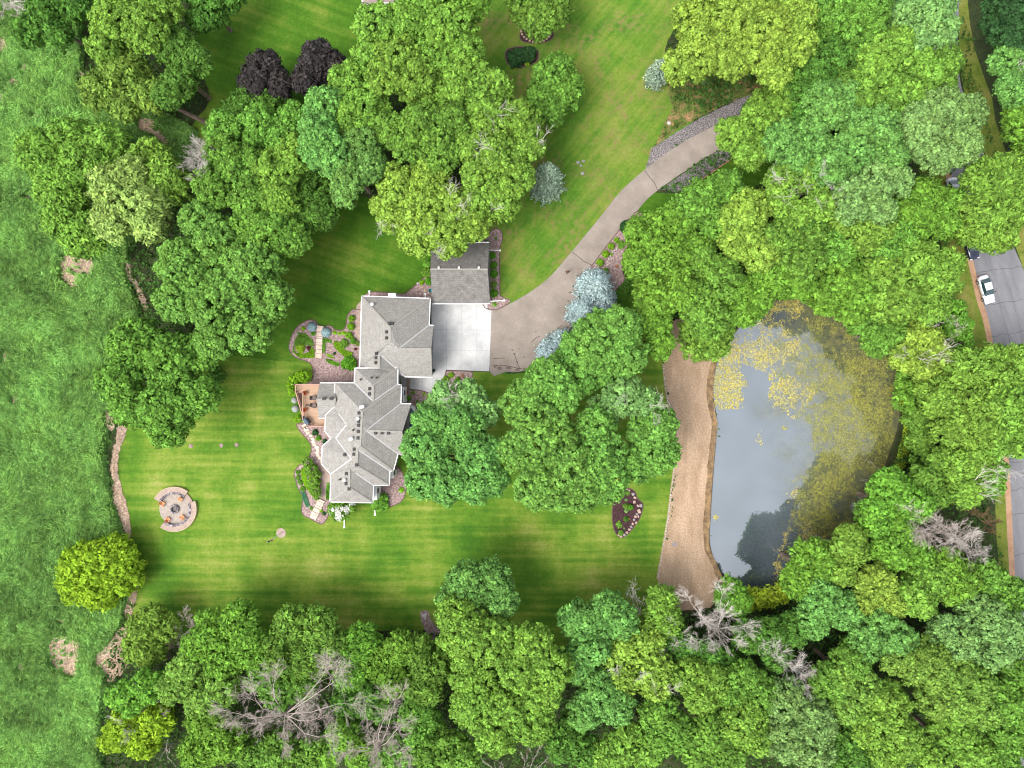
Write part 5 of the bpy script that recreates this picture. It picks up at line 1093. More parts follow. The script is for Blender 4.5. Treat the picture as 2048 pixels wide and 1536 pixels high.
# ------------------------------------------------------------------ conifers
conifer(1095, 357, 37, 10.5, 'spruce', 'round grey-green spruce standing alone on the north lawn', seed=1)
conifer(1318, 143, 23, 8, 'spruce', 'pale spruce at the edge of the yellow-green trees on the north lawn', seed=2)
GB = 'blue spruces along the driveway'
for i, (x, y, r, h, l) in enumerate(((1190, 573, 39, 8.5, 'largest round blue spruce beside the driveway'), (1207, 602, 30, 6.5, 'blue spruce tucked behind the largest one at the edge of the oak'), (1168, 626, 34, 6.5, 'blue spruce by the drive just above the big oak'), (1128, 688, 33, 6.5, 'upper one of the lower pair of blue spruces by the drive'), (1102, 706, 30, 6, 'lowest blue spruce beside the driveway'))): conifer(x, y, r, h, 'bluespruce', l, GB, 10 + i, 'blue_spruce', 1.5)

# ------------------------------------------------------------------ broadleaved trees (crown lobes traced in the photograph)
T = [
# kind, leaf, style, height, lobes, label, options
('deep', 'maple', 11, [(100, 30, 42), (62, 62, 32), (148, 12, 38), (120, 70, 26)], 'dark green tree in the far upper left corner by the grey brush'),
('lime', 'oak', 15, [(235, 45, 52), (295, 60, 50), (208, 92, 36), (325, 20, 42)], 'fresh green broad tree at the top left above the olive tree'),
('olive', 'soft', 12, [(205, 185, 40), (258, 150, 46), (300, 192, 36), (236, 128, 40), (250, 215, 26)], 'olive green tree with a long leaning trunk at the upper left'),
('deep', 'maple', 13, [(352, 95, 42), (390, 122, 34), (362, 165, 34), (340, 190, 30)], 'dark green tree right of the olive tree at the lawn edge'),
('deep', 'oak', 10, [(420, 14, 46), (452, -8, 38), (400, 40, 26)], 'round blue-green tree at the top edge left of the upper lawn'),
('lime', 'soft', 13, [(88, 310, 50), (140, 272, 38), (130, 372, 58), (175, 322, 52), (132, 440, 44), (172, 468, 50), (215, 290, 40)], 'large yellow-lime tree reaching out over the marsh'),
('pale', 'soft', 15, [(228, 378, 48), (288, 420, 56), (232, 440, 44), (262, 352, 36), (300, 456, 30)], 'pale yellow tree in front of the lime marsh-edge tree'),
('lime', 'soft', 12, [(300, 318, 40), (342, 372, 42), (330, 345, 34)], 'feathery yellow-green tree behind the pale yellow tree'),
('mid', 'oak', 14, [(455, 262, 44), (520, 255, 46), (565, 270, 44), (590, 235, 30)], 'rounded green tree below the dark feathery tree near the purple pair'),
('mid', 'oak', 15, [(430, 375, 44), (480, 335, 50), (500, 395, 46), (446, 310, 40)], 'green tree beside the small grey dead tree in the upper left wood'),
('lime', 'oak', 15, [(548, 345, 50), (590, 310, 42), (560, 400, 40)], 'light green tree left of the dark feathery conifer-like one'),
('deep', 'soft', 12, [(628, 395, 44), (612, 345, 36), (640, 430, 32), (600, 440, 36)], 'dark feathery tree whose lower edge meets the back lawn'),
('mid', 'oak', 15, [(545, 462, 46), (585, 478, 38), (500, 455, 40)], 'green tree at the left end of the back lawn'),
('oak', 'oak', 17, [(372, 530, 58), (440, 485, 58), (508, 540, 62), (440, 606, 72), (500, 660, 50), (358, 600, 50), (542, 598, 48), (400, 440, 42), (430, 680, 42)], 'huge dense oak on the lawn corner left of the flower bed'),
('mid', 'maple', 15, [(278, 690, 62), (350, 720, 62), (240, 762, 48), (330, 815, 62), (398, 790, 44), (272, 812, 46), (338, 862, 36), (398, 706, 38)], 'huge tree at the left lawn edge above the fire pit'),
('chart', 'maple', 7, [(170, 1130, 48), (232, 1112, 46), (205, 1172, 48), (252, 1148, 40), (158, 1168, 38), (200, 1120, 40)], 'single round yellow-lime tree on the marsh edge below the fire pit'),
('purple', 'maple', 9, [(530, 142, 40), (510, 168, 30), (562, 172, 28)], 'left one of the two dark purple trees'),
('purple', 'maple', 9.5, [(640, 122, 40), (618, 158, 34), (668, 136, 28)], 'right one of the two dark purple trees'),
('deep', 'soft', 8, [(508, 214, 46), (478, 226, 32), (552, 208, 30)], 'feathery green tree just below the purple pair'),
('lime', 'oak', 16, [(758, 60, 54), (828, 48, 58), (742, 122, 42)], 'light green tree at the top edge below the pink roof'),
('lime', 'oak', 16, [(896, 62, 58), (880, 12, 48), (930, 102, 40), (868, 112, 46)], 'light green tree at the top edge right of the pink roof'),
('bright', 'maple', 14, [(945, 5, 36), (925, 30, 26)], 'small bright tree at the top edge left of the upper north lawn'),
('lime', 'oak', 17, [(800, 125, 54), (830, 160, 48), (770, 155, 40)], 'lime tree in the middle of the top central group'),
('lime', 'oak', 15, [(700, 172, 50), (738, 205, 46), (690, 228, 42), (720, 245, 34)], 'yellow-green tree right of the purple pair'),
('blue', 'oak', 16, [(648, 212, 40), (638, 262, 42), (668, 312, 44), (630, 300, 36)], 'blue-green tree below the right purple tree'),
('blue', 'oak', 15, [(722, 292, 42), (698, 350, 40), (734, 330, 40), (690, 385, 30), (680, 330, 34)], 'second blue-green tree just left of the yellow tree over the garage'),
('lime', 'maple', 15, [(930, 155, 52), (980, 182, 44), (900, 188, 44), (968, 215, 36), (868, 150, 40)], 'lime tree at the lawn side of the top central group'),
('mid', 'oak', 16, [(848, 250, 50), (900, 240, 46), (818, 282, 44), (880, 300, 48), (780, 262, 40)], 'green tree in the middle of the central group'),
('lime', 'oak', 16, [(982, 262, 48), (1040, 245, 44), (1055, 292, 38), (1000, 318, 52), (1030, 362, 44), (968, 352, 48), (960, 400, 40), (1002, 402, 40), (940, 300, 36)], 'big tree with a bare forked dead limb beside the lone spruce', dict(twigs=4)),
('yellow', 'oak', 15, [(798, 372, 48), (858, 360, 48), (790, 420, 48), (850, 430, 56), (908, 418, 52), (836, 478, 38), (898, 472, 46), (945, 448, 36)], 'yellow-green tree with dead twigs overhanging the garage', dict(twigs=7)),
('mid', 'maple', 9, [(1103, 160, 46), (1088, 200, 38), (1130, 182, 38), (1100, 228, 28), (1120, 140, 30)], 'free-standing green tree on the north lawn below the shrub island'),
('mid', 'maple', 10, [(1058, 12, 44), (1100, 22, 42), (1075, 48, 30), (1110, -10, 36)], 'tree inside the stone-edged ring at the top of the north lawn'),
('yellow', 'oak', 15, [(1398, 38, 56), (1400, 110, 54), (1358, 132, 34), (1440, 80, 50)], 'left one of the yellow-green trees at the top right'),
('yellow', 'oak', 17, [(1472, 36, 56), (1530, 60, 58), (1462, 118, 46), (1520, 112, 44), (1500, 10, 44)], 'middle one of the yellow-green trees at the top right'),
('yellow', 'oak', 16, [(1582, 38, 50), (1592, 92, 42), (1550, 150, 32), (1560, 5, 40)], 'right one of the yellow-green trees at the top edge'),
('mid', 'oak', 16, [(1670, 28, 52), (1722, 58, 50), (1742, 18, 40)], 'green tree at the top edge right of the yellow-green trio'),
('deep', 'oak', 14, [(1660, 95, 48), (1620, 132, 46), (1690, 132, 48), (1606, 180, 34)], 'darker green tree below the top edge in the right-hand wood'),
('bluegrey', 'maple', 16, [(1820, 28, 48), (1868, 18, 40), (1878, 62, 34), (1832, 82, 30), (1886, 0, 26)], 'pale grey-green tree at the top edge beside the road verge'),
('lime', 'oak', 16, [(1758, 112, 48), (1740, 152, 46), (1792, 90, 36)], 'bright lime tree left of the grey-green one in the upper right wood'),
('lime', 'oak', 15, [(1822, 122, 44), (1852, 150, 38), (1800, 188, 42), (1830, 190, 34)], 'yellow-lime tree below the pale grey-green tree'),
('mid', 'oak', 14, [(1890, 130, 32), (1878, 168, 36), (1886, 98, 24)], 'green tree leaning over the road near its grey top stretch'),
('mid', 'oak', 14, [(1720, 200, 40), (1700, 170, 34), (1760, 212, 34)], 'green tree in the dip above the big blue-green crowns'),
('lime', 'oak', 12, [(1520, 230, 44), (1560, 198, 38), (1470, 268, 40), (1500, 306, 36), (1548, 248, 38)], 'lime tree overhanging the driveway between the rock beds'),
('deep', 'oak', 12, [(1640, 160, 34), (1610, 225, 34), (1590, 170, 30)], 'shaded dark tree left of the small blue-green crown'),
('blue', 'oak', 15, [(1650, 202, 40), (1688, 190, 34), (1640, 238, 34), (1674, 228, 30)], 'small blue-green crown above the big ones in the right wood'),
('bluegrey', 'oak', 17, [(1880, 228, 54), (1930, 228, 42), (1852, 272, 52), (1918, 290, 44), (1876, 312, 38), (1835, 240, 36)], 'large pale blue-green crown spreading over the road'),
('blue', 'oak', 16, [(1752, 262, 52), (1772, 318, 44), (1720, 250, 36)], 'blue-green crown left of the largest pale one'),
('bluegrey', 'oak', 16, [(1740, 372, 50), (1700, 400, 48), (1758, 420, 34), (1786, 366, 38)], 'pale blue-green crown right of the snag with white limbs'),
('blue', 'oak', 16, [(1700, 312, 48), (1660, 338, 38)], 'blue-green crown between the lime drive tree and the pale crowns'),
('blue', 'oak', 14, [(1570, 288, 48), (1620, 288, 46), (1590, 322, 36)], 'blue-green tree right of the driveway bend'),
('lime', 'maple', 14, [(1560, 362, 32), (1622, 352, 36), (1640, 410, 34), (1562, 402, 30), (1600, 425, 28)], 'yellow-leaved tree with thick bare white limbs in its middle', dict(twigs=4, cover=.7)),
('deep', 'oak', 12, [(1660, 460, 40), (1612, 455, 36), (1580, 445, 30)], 'shaded green tree below the tree with white limbs'),
('lime', 'soft', 14, [(1969, 362, 46), (2012, 352, 46), (1980, 420, 56)], 'soft lime tree standing over the road, upper crown'),
('lime', 'soft', 13, [(1952, 452, 48), (2028, 420, 44), (1990, 470, 38), (1932, 418, 24)], 'soft lime tree over the road above the dark blue car'),
('bright', 'soft', 13, [(1844, 396, 42), (1876, 442, 40), (1842, 450, 46), (1810, 420, 34), (1903, 404, 25)], 'bright green tree just below the almost hidden white car'),
('lime', 'soft', 14, [(1720, 470, 46), (1690, 440, 36), (1752, 455, 34)], 'yellow-green feathery tree in the middle of the right wood'),
('mid', 'soft', 13, [(1672, 502, 42), (1762, 512, 46), (1800, 480, 36)], 'green feathery tree below the yellow-green feathery one'),
('darkgreen', 'oak', 15, [(2012, 28, 50), (2034, 80, 44), (1998, 72, 24)], 'dark tree at the top right corner east of the road'),
('blue', 'oak', 14, [(2014, 122, 38), (2030, 178, 42), (2046, 140, 36)], 'blue-green tree on the right edge east of the road with bare twigs', dict(twigs=3)),
('bright', 'soft', 12, [(2044, 235, 36), (2060, 298, 34), (2030, 262, 22)], 'bright green tree on the right edge above the lime road tree'),
('mid', 'maple', 12, [(1402, 402, 46), (1450, 382, 42), (1440, 452, 46), (1372, 425, 36)], 'green tree just below the lower river-rock bed'),
('yellow', 'oak', 14, [(1498, 420, 46), (1480, 480, 46), (1522, 510, 40), (1470, 440, 34)], 'yellow-green tree in the middle wood below the driveway'),
('bright', 'maple', 12, [(1300, 472, 52), (1350, 452, 46), (1290, 522, 46)], 'bright green tree behind the round lime shrubs of the drive bed'),
('bright', 'maple', 13, [(1340, 532, 52), (1310, 590, 48), (1360, 590, 42), (1390, 500, 36)], 'bright green tree right of the blue spruces'),
('mid', 'maple', 13, [(1402, 520, 40), (1440, 560, 48), (1392, 602, 42), (1420, 640, 40)], 'green tree above the top end of the dirt strip'),
('lime', 'maple', 9, [(1400, 662, 42), (1424, 688, 36), (1385, 698, 24), (1440, 660, 28)], 'lime tree leaning over the pond corner by the dirt strip'),
('bright', 'maple', 10, [(1308, 640, 36), (1320, 690, 30), (1295, 615, 28)], 'narrow bright tree hanging over the left edge of the dirt strip top'),
('mid', 'maple', 13, [(1562, 482, 46), (1602, 522, 48), (1620, 480, 34)], 'green tree in the wood above the pond'),
('bright', 'maple', 12, [(1540, 560, 48), (1600, 572, 34), (1572, 540, 38)], 'bright green tree at the top shore of the pond'),
('bright', 'maple', 11, [(1470, 592, 42), (1510, 602, 36), (1488, 628, 28)], 'bright green tree whose branches reach over the top left of the pond'),
('bright', 'maple', 13, [(1682, 560, 46), (1720, 590, 46), (1652, 598, 34), (1700, 620, 30)], 'bright tree on the top right shore of the pond'),
('lime', 'maple', 14, [(1762, 555, 48), (1800, 600, 44), (1770, 610, 34)], 'lime tree right of the pond shore'),
('lime', 'soft', 14, [(1830, 522, 48), (1870, 560, 46), (1850, 608, 42), (1892, 530, 28)], 'bright lime tree beside the verge opposite the white sedan'),
('mid', 'maple', 9, [(1730, 645, 38), (1780, 668, 38), (1755, 690, 28)], 'green tree on the right shore of the pond'),
('yellow', 'maple', 11, [(1842, 680, 42), (1872, 722, 38), (1812, 712, 36), (1850, 745, 26)], 'yellow tree with rusty twigs near the verge right of the pond', dict(twigs=5)),
('bright', 'maple', 7, [(1912, 655, 28), (1925, 690, 22), (1905, 625, 22)], 'small bright tree on the verge below the white sedan'),
('lime', 'soft', 13, [(1920, 740, 46), (1980, 742, 52), (2030, 732, 44)], 'upper part of the soft lime trees at the right edge over the road'),
('lime', 'soft', 13, [(1880, 790, 46), (1940, 812, 56), (1902, 850, 42), (1960, 860, 44)], 'soft lime tree between the pond and the road'),
('lime', 'soft', 13, [(2002, 818, 56), (2030, 870, 46), (2045, 790, 40), (1985, 880, 36)], 'soft lime tree covering the road at the right edge'),
('bright', 'maple', 5, [(1820, 762, 28), (1812, 800, 24), (1838, 735, 24)], 'low bright bush on the upper right shore of the pond'),
('mid', 'maple', 6, [(1834, 840, 26), (1840, 880, 26), (1846, 912, 24)], 'low green bush on the right shore of the pond'),
('lime', 'maple', 11, [(1900, 932, 42), (1950, 922, 38), (1930, 978, 38)], 'lime tree with rusty tips left of the lower road', dict(twigs=6)),
('bright', 'oak', 9, [(1985, 940, 28), (1980, 968, 26)], 'small round green tree beside the verge of the lower road'),
('bright', 'maple', 13, [(1780, 982, 46), (1822, 1010, 42), (1750, 1032, 40)], 'bright green tree at the lower right shore of the pond'),
('mid', 'maple', 10, [(1848, 960, 34), (1870, 990, 30)], 'darker green tree right of the bright pond-shore tree'),
('lime', 'maple', 13, [(1692, 1098, 42), (1682, 1142, 32), (1706, 1072, 26)], 'narrow yellow-lime tree at the bottom right shore of the pond'),
('bright', 'soft', 12, [(1622, 1112, 38), (1600, 1150, 34), (1645, 1130, 30), (1590, 1170, 24)], 'feathery bright green tree at the bottom shore of the pond'),
('bright', 'maple', 13, [(1780, 1100, 42), (1830, 1110, 38), (1800, 1060, 34)], 'bright green tree left of the grey dead trees'),
('yellow', 'oak', 14, [(1750, 1165, 40), (1780, 1195, 38), (1735, 1200, 34)], 'vivid yellow-lime tree in the lower right wood'),
('lime', 'maple', 14, [(1850, 1160, 44), (1820, 1190, 34), (1840, 1205, 30)], 'lime tree right of the vivid yellow-lime one'),
('bright', 'maple', 13, [(1890, 1128, 38), (1922, 1160, 36), (1900, 1180, 30)], 'bright tree just below the grey dead trees'),
('blue', 'oak', 13, [(1640, 1198, 46), (1682, 1220, 42), (1622, 1238, 40)], 'blue-green tree below the pond'),
('blue', 'oak', 14, [(1750, 1252, 46), (1790, 1280, 42), (1730, 1285, 34)], 'blue-green tree left of the dark gap in the lower right wood'),
('mid', 'maple', 12, [(2000, 1180, 40), (1968, 1150, 34), (2030, 1190, 34)], 'green tree covering the lower end of the road'),
('bluegrey', 'oak', 15, [(1900, 1282, 56), (1962, 1232, 52), (1982, 1290, 52), (2022, 1268, 46)], 'large pale green crown at the right edge of the lower wood'),
('olive', 'oak', 15, [(1800, 1312, 46), (1850, 1328, 52), (1872, 1390, 46)], 'olive-yellow crown in the centre of the lower right wood'),
('olive', 'oak', 15, [(1905, 1350, 46), (1942, 1372, 46), (1962, 1420, 38), (1920, 1410, 34)], 'olive-yellow crown right of the central olive one'),
('mid', 'oak', 13, [(1700, 1320, 42), (1660, 1362, 42)], 'green crown right of the fallen grey dead branches'),
('olive', 'oak', 14, [(1722, 1382, 46), (1690, 1410, 38), (1682, 1360, 30)], 'olive crown left of the bright lime crown near the bottom'),
('bluegrey', 'oak', 15, [(1570, 1402, 54), (1622, 1440, 54), (1562, 1472, 48), (1622, 1495, 46)], 'large pale green crown at the bottom below the fallen dead branches'),
('lime', 'oak', 15, [(1772, 1408, 50), (1742, 1450, 44), (1800, 1470, 42), (1772, 1508, 42)], 'bright lime crown near the bottom of the right wood'),
('lime', 'oak', 14, [(1900, 1462, 46), (1942, 1502, 42), (1862, 1512, 40)], 'lime crown at the bottom edge of the right wood'),
('mid', 'soft', 14, [(2012, 1400, 46), (2022, 1468, 46), (1992, 1520, 40), (2035, 1345, 40)], 'soft green tree in the bottom right corner'),
('deep', 'maple', 12, [(1690, 1482, 44), (1672, 1522, 38), (1712, 1522, 30)], 'dark green crown at the bottom edge between the pale and the lime crowns'),
('blue', 'oak', 13, [(940, 1168, 50), (982, 1158, 46), (1002, 1200, 38), (912, 1200, 40)], 'blue-green crown at the top of the bottom centre group reaching into the lawn'),
('lime', 'oak', 16, [(930, 1262, 56), (990, 1282, 56), (950, 1340, 54), (910, 1230, 40)], 'large lime oak at the lawn edge, bottom centre'),
('lime', 'oak', 17, [(1060, 1292, 50), (1100, 1332, 48), (1040, 1340, 46), (1085, 1380, 44)], 'large lime oak crown right in the bottom centre group'),
('lime', 'oak', 16, [(1020, 1400, 56), (1060, 1440, 50), (950, 1410, 50), (990, 1460, 50)], 'large lime oak crown near the bottom edge centre'),
('blue', 'maple', 14, [(1160, 1240, 42), (1212, 1220, 42), (1242, 1242, 38), (1182, 1290, 42), (1150, 1325, 36)], 'blue-green tree at the southern lawn edge'),
('yellow', 'maple', 13, [(1250, 1290, 40), (1292, 1282, 36), (1302, 1335, 42), (1252, 1352, 38), (1312, 1372, 30), (1232, 1315, 26)], 'thin yellow tree with grey inner branches at the bottom centre', dict(twigs=3, cover=.62)),
('blue', 'oak', 14, [(1200, 1382, 46), (1232, 1410, 38), (1172, 1420, 38)], 'blue-green crown right of the big lime oaks'),
('lime', 'soft', 11, [(1325, 1200, 28), (1332, 1240, 28), (1310, 1222, 22)], 'narrow yellow-green tree at the lower end of the dirt strip'),
('bright', 'maple', 9, [(1462, 1182, 28), (1475, 1205, 26), (1450, 1200, 20)], 'small bright tree in the bottom left corner of the pond'),
('vivid', 'soft', 4, [(1510, 1196, 20), (1540, 1192, 20), (1490, 1202, 16), (1562, 1188, 16)], 'low yellow bushes on the bottom shore of the pond'),
('lime', 'maple', 13, [(1382, 1352, 44), (1420, 1362, 38), (1402, 1395, 34)], 'lime crown below the big bare tree, bottom centre'),
('mid', 'maple', 13, [(1322, 1430, 44), (1352, 1468, 42), (1312, 1480, 34)], 'green crown lower centre between lime crowns'),
('deep', 'maple', 10, [(1362, 1290, 38), (1412, 1310, 34), (1452, 1330, 36)], 'dark green tree beneath the big bare tree'),
('mid', 'maple', 14, [(1422, 1462, 46), (1452, 1502, 42), (1392, 1500, 34)], 'green crown at the bottom edge right of centre'),
('lime', 'oak', 15, [(1482, 1440, 50), (1510, 1475, 38)], 'lime crown left of the large pale bottom crown'),
('mid', 'oak', 13, [(1520, 1390, 42), (1492, 1362, 42), (1470, 1400, 34)], 'green crown left of the fallen grey branches'),
('deep', 'oak', 12, [(1540, 1272, 40), (1582, 1258, 38), (1500, 1270, 36), (1550, 1306, 34)], 'dark green tree below the yellow shore bushes'),
('deep', 'maple', 11, [(1132, 1482, 42), (1172, 1502, 36), (1150, 1445, 28)], 'dark crown at the bottom edge right of the lime oaks'),
('lime', 'maple', 13, [(1262, 1488, 46), (1222, 1508, 38), (1290, 1510, 30)], 'light green crown at the bottom edge in the centre'),
('mid', 'oak', 12, [(900, 1500, 44), (862, 1512, 38), (930, 1515, 34)], 'green crown at the bottom edge left of the lime oaks'),
('lime', 'soft', 7, [(290, 1255, 32), (312, 1235, 28), (275, 1290, 30), (300, 1300, 30), (330, 1252, 24)], 'small yellow-green tree at the lower left lawn corner'),
('bright', 'maple', 12, [(430, 1260, 46), (480, 1242, 40), (500, 1290, 44), (450, 1312, 46), (402, 1290, 36)], 'bright tree on the bottom left edge of the lawn'),
('mid', 'soft', 12, [(590, 1252, 44), (640, 1250, 40), (562, 1300, 50), (622, 1312, 46), (660, 1280, 32)], 'spiky-leaved green tree on the lower lawn edge left of centre'),
('bright', 'soft', 10, [(720, 1282, 42), (702, 1340, 38)], 'feathery bright tree right of the spiky-leaved one'),
('bright', 'maple', 10, [(762, 1318, 44), (800, 1295, 34), (790, 1360, 38)], 'bright loose tree under the lower lawn edge'),
('mid', 'maple', 10, [(835, 1300, 36), (862, 1330, 40), (850, 1375, 38)], 'green loose tree left of the big lime oak'),
('deep', 'maple', 9, [(740, 1395, 38), (700, 1400, 34), (770, 1410, 32)], 'dark low tree between the two bare trees'),
('mid', 'maple', 10, [(832, 1425, 38), (858, 1450, 34), (840, 1480, 30)], 'green tree left of the bottom centre oaks, lower one'),
('olive', 'maple', 12, [(380, 1340, 42), (440, 1372, 44), (352, 1372, 36), (410, 1400, 36)], 'olive tree in the bottom left wood'),
('chart', 'maple', 8, [(250, 1452, 36), (290, 1482, 34), (228, 1480, 26), (315, 1440, 34)], 'yellow-lime tree at the marsh edge bottom left'),
('bright', 'maple', 10, [(262, 1395, 34), (300, 1370, 34), (240, 1390, 26)], 'bright tree among grey branches at the marsh edge'),
('bright', 'maple', 11, [(420, 1438, 44), (450, 1480, 44), (400, 1500, 38)], 'bright crown left of the largest bare tree'),
('mid', 'maple', 9, [(560, 1380, 38), (520, 1350, 34), (600, 1370, 34)], 'green understorey tree beneath the largest bare tree'),
('mid', 'maple', 9, [(560, 1500, 42), (620, 1512, 36), (510, 1510, 34)], 'green tree at the bottom edge below the largest bare tree'),
('bright', 'maple', 9, [(690, 1470, 36), (720, 1505, 34), (660, 1500, 30)], 'bright tree at the bottom edge between the bare trees'),
('mid', 'maple', 9, [(800, 1500, 34), (780, 1525, 30)], 'low green tree at the bottom edge right of the second bare tree'),
('blue', 'oak', 15, [(850, 898, 52), (920, 852, 54), (960, 912, 54), (890, 962, 50), (952, 965, 46), (862, 845, 40), (985, 960, 34), (850, 960, 40)], 'broad blue-green tree over the front of the house'),
('bluegrey', 'maple', 12, [(890, 795, 34), (935, 792, 34), (965, 825, 36), (880, 815, 28)], 'thin pale tree with visible branches at the entry walk', dict(twigs=4, cover=.6)),
('oak', 'oak', 17, [(1085, 858, 64), (1140, 928, 66), (1080, 968, 56), (1162, 980, 46), (1048, 805, 48), (1040, 900, 46), (1112, 990, 36)], 'very large dense oak right of the house front, left crown'),
('oak', 'oak', 16, [(1200, 905, 56), (1212, 962, 46), (1190, 850, 40)], 'dense oak crown between the very large oak and the dirt strip'),
('oak', 'oak', 14, [(1192, 668, 48), (1238, 655, 46), (1250, 712, 48), (1190, 712, 48)], 'rounded oak just below the blue spruces'),
('oak', 'oak', 13, [(1162, 752, 44), (1222, 742, 40), (1140, 720, 34), (1150, 690, 30)], 'oak crown left of centre between the rounded oak and the large oak'),
('oak', 'oak', 15, [(1098, 755, 46), (1068, 785, 38), (1128, 790, 38)], 'oak crown touching the lower end of the driveway'),
('bluegrey', 'oak', 13, [(1250, 790, 44), (1210, 820, 40), (1290, 812, 36)], 'paler crown with dead twigs among the oaks', dict(twigs=4)),
('oak', 'oak', 14, [(1298, 862, 48), (1320, 905, 44), (1275, 922, 44), (1320, 850, 36)], 'oak crown overhanging the dirt strip'),
]
for row in T:
    mat, sty, h, bl_, lab = row[:5]; kw = row[5] if len(row) > 5 else {}
    nm = {'oak': 'oak_tree', 'maple': 'broadleaf_tree', 'soft': 'willow_tree'}[sty]
    bp = None
    if 'leaning trunk' in lab: bp = (412, 246)
    if 'east of the road' in lab or 'above the lime road tree' in lab: bp = (bl_[0][0] + 12, bl_[0][1] + 10)
    kw = dict(kw)
    tree(nm, mat, sty, h, bl_, lab, bp, None, cover=kw.pop('cover', 1.0), twigs=kw.pop('twigs', 0))
# the forked white limbs of the half-dead tree
bare_tree([(1560, 360, 1), (1640, 350, 1), (1565, 400, 1), (1610, 375, 1.05), (1635, 400, .95)], 15, 'half dead tree whose thick bare white limbs show above yellow leaves', (1592, 395), depth=2, kids=3, r0=.2)
bare_tree([(1000, 232, 1), (985, 258, 1), (1015, 215, 1)], 16.6, 'bare forked dead limbs rising above the big tree near the lone spruce', (1000, 268), depth=2, kids=3, r0=.16)
# leafless trees
DB2 = noisy('dead_bark_pink', [(.3, srgb(190, 174, 166)), (.7, srgb(228, 214, 206))], 2, fine=9, fine_amt=.2)
bare_tree([(660, 1335, 1), (695, 1345, .95), (700, 1400, .95), (640, 1440, .95), (575, 1490, .9), (520, 1440, .95), (480, 1450, .9), (500, 1385, .95), (545, 1360, .95), (600, 1420, 1.05), (455, 1420, .85), (660, 1480, .85)], 14, 'largest bare grey tree at the bottom left of the wood', (590, 1400), DB2, 4, 5, spread=.85)
bare_tree([(790, 1400, 1), (800, 1450, 1), (810, 1500, .95), (700, 1500, .9), (745, 1470, .95), (770, 1430, 1), (760, 1520, .9)], 13, 'second bare grey tree right of the largest one', (770, 1465), DB2, 4, 5)
bare_tree([(1370, 1195, .95), (1440, 1180, 1), (1490, 1250, .95), (1480, 1280, .95), (1400, 1240, 1), (1430, 1290, .9), (1450, 1230, 1.05), (1395, 1285, .9)], 12, 'big bare silver tree below the dirt strip', (1420, 1240), None, 4, 5)
bare_tree([(1262, 1180, 1), (1272, 1195, 1), (1285, 1205, .9), (1250, 1195, .9)], 9, 'small bare grey tree at the southern lawn edge', (1272, 1215), None, 3, 4)
bare_tree([(1345, 1250, 1), (1365, 1265, .9), (1325, 1300, .95), (1350, 1290, .95)], 10, 'bare tree between the yellow trees at the bottom centre', (1338, 1280), None, 3, 5)
bare_tree([(1545, 1290, 1), (1560, 1310, 1), (1600, 1350, .95), (1620, 1345, .9), (1610, 1375, .9), (1580, 1330, 1), (1630, 1365, .8)], 12, 'bare grey tree with slanting branches left of the green crowns bottom right', (1580, 1325), None, 4, 4)
bare_tree([(1835, 1040, 1), (1860, 1070, 1), (1880, 1040, 1), (1900, 1060, .95), (1850, 1055, 1)], 11, 'left of the two bare grey trees near the lower road', (1885, 1075), DB2, 4, 5)
bare_tree([(1900, 1090, 1), (1940, 1080, 1), (1960, 1110, .95), (1930, 1120, .95), (1950, 1130, .9), (1915, 1075, 1)], 10, 'right of the two bare grey trees near the lower road', (1920, 1100), None, 4, 5)
bare_tree([(1960, 1030, .9), (1990, 1040, .9), (1940, 1020, .9), (1980, 1060, .8)], 6, 'brownish leafless brush beside the lower road', (1968, 1045), DIRTED, 4, 5, name='brush', cat='brush')
bare_tree([(405, 305, 1), (395, 325, 1), (415, 335, 1), (400, 345, .9), (425, 310, .9)], 12, 'small silvery dead tree in the upper left wood', (425, 330), None, 4, 5)
bare_tree([(25, 10, 1), (45, 30, 1), (5, 25, .9), (65, 5, .9), (90, 55, .8)], 6, 'grey dead brush in the top left corner', (40, 20), None, 4, 5, name='brush', cat='brush')
bare_tree([(350, 1250, 1), (385, 1250, 1), (370, 1230, 1), (345, 1275, .9), (390, 1275, .9)], 4.5, 'brown twiggy bush at the lower left lawn edge', (368, 1268), DB2, 4, 5, name='twiggy_bush', cat='bush', r0=.08)
bare_tree([(325, 1300, 1), (345, 1290, 1), (360, 1310, .9), (335, 1320, .9)], 4, 'dark twiggy bush below the brown one bottom left', (345, 1312), BARK, 4, 5, name='twiggy_bush', cat='bush', r0=.08)
bare_tree([(250, 1385, .9), (275, 1375, 1), (300, 1390, .9), (260, 1420, .9), (330, 1390, .8)], 8, 'bare grey branches leaning over the marsh, upper pair', (320, 1395), None, 3, 4, r0=.12)
bare_tree([(240, 1440, .9), (262, 1460, .9), (255, 1475, .9), (330, 1425, .8)], 8, 'bare grey branches leaning over the marsh, lower pair', (325, 1435), None, 3, 4, r0=.12)
bare_tree([(320, 1520, .7), (340, 1495, .7), (350, 1530, .6), (335, 1480, .8)], 6, 'bundle of bare leaning stems at the bottom left edge', (345, 1485), DB2, 2, 3, r0=.1)
bare_tree([(1910, 655, 1), (1895, 640, 1), (1905, 675, 1)], 8, 'grey twiggy dead top beside the verge right of the pond', (1898, 665), DB2, 3, 4, r0=.1)
bare_tree([(1740, 925, .6), (1758, 940, .5), (1730, 960, .6), (1750, 965, .5)], 4, 'pale fallen branches lying over the lower right pond water', (1770, 955), None, 2, 3, name='fallen_branch', cat='branch', r0=.07)
bare_tree([(1075, 1500, .6), (1050, 1520, .6), (960, 1515, .6), (1000, 1525, .6), (1100, 1515, .5)], 5, 'bare branches at the bottom edge below the lime oaks', (1030, 1560), DB2, 3, 3, r0=.09)
bare_tree([(1320, 448, 1)], 2, 'short grey stump beside the wood below the driveway', (1322, 452), None, 1, 2, r0=.1) if False else None

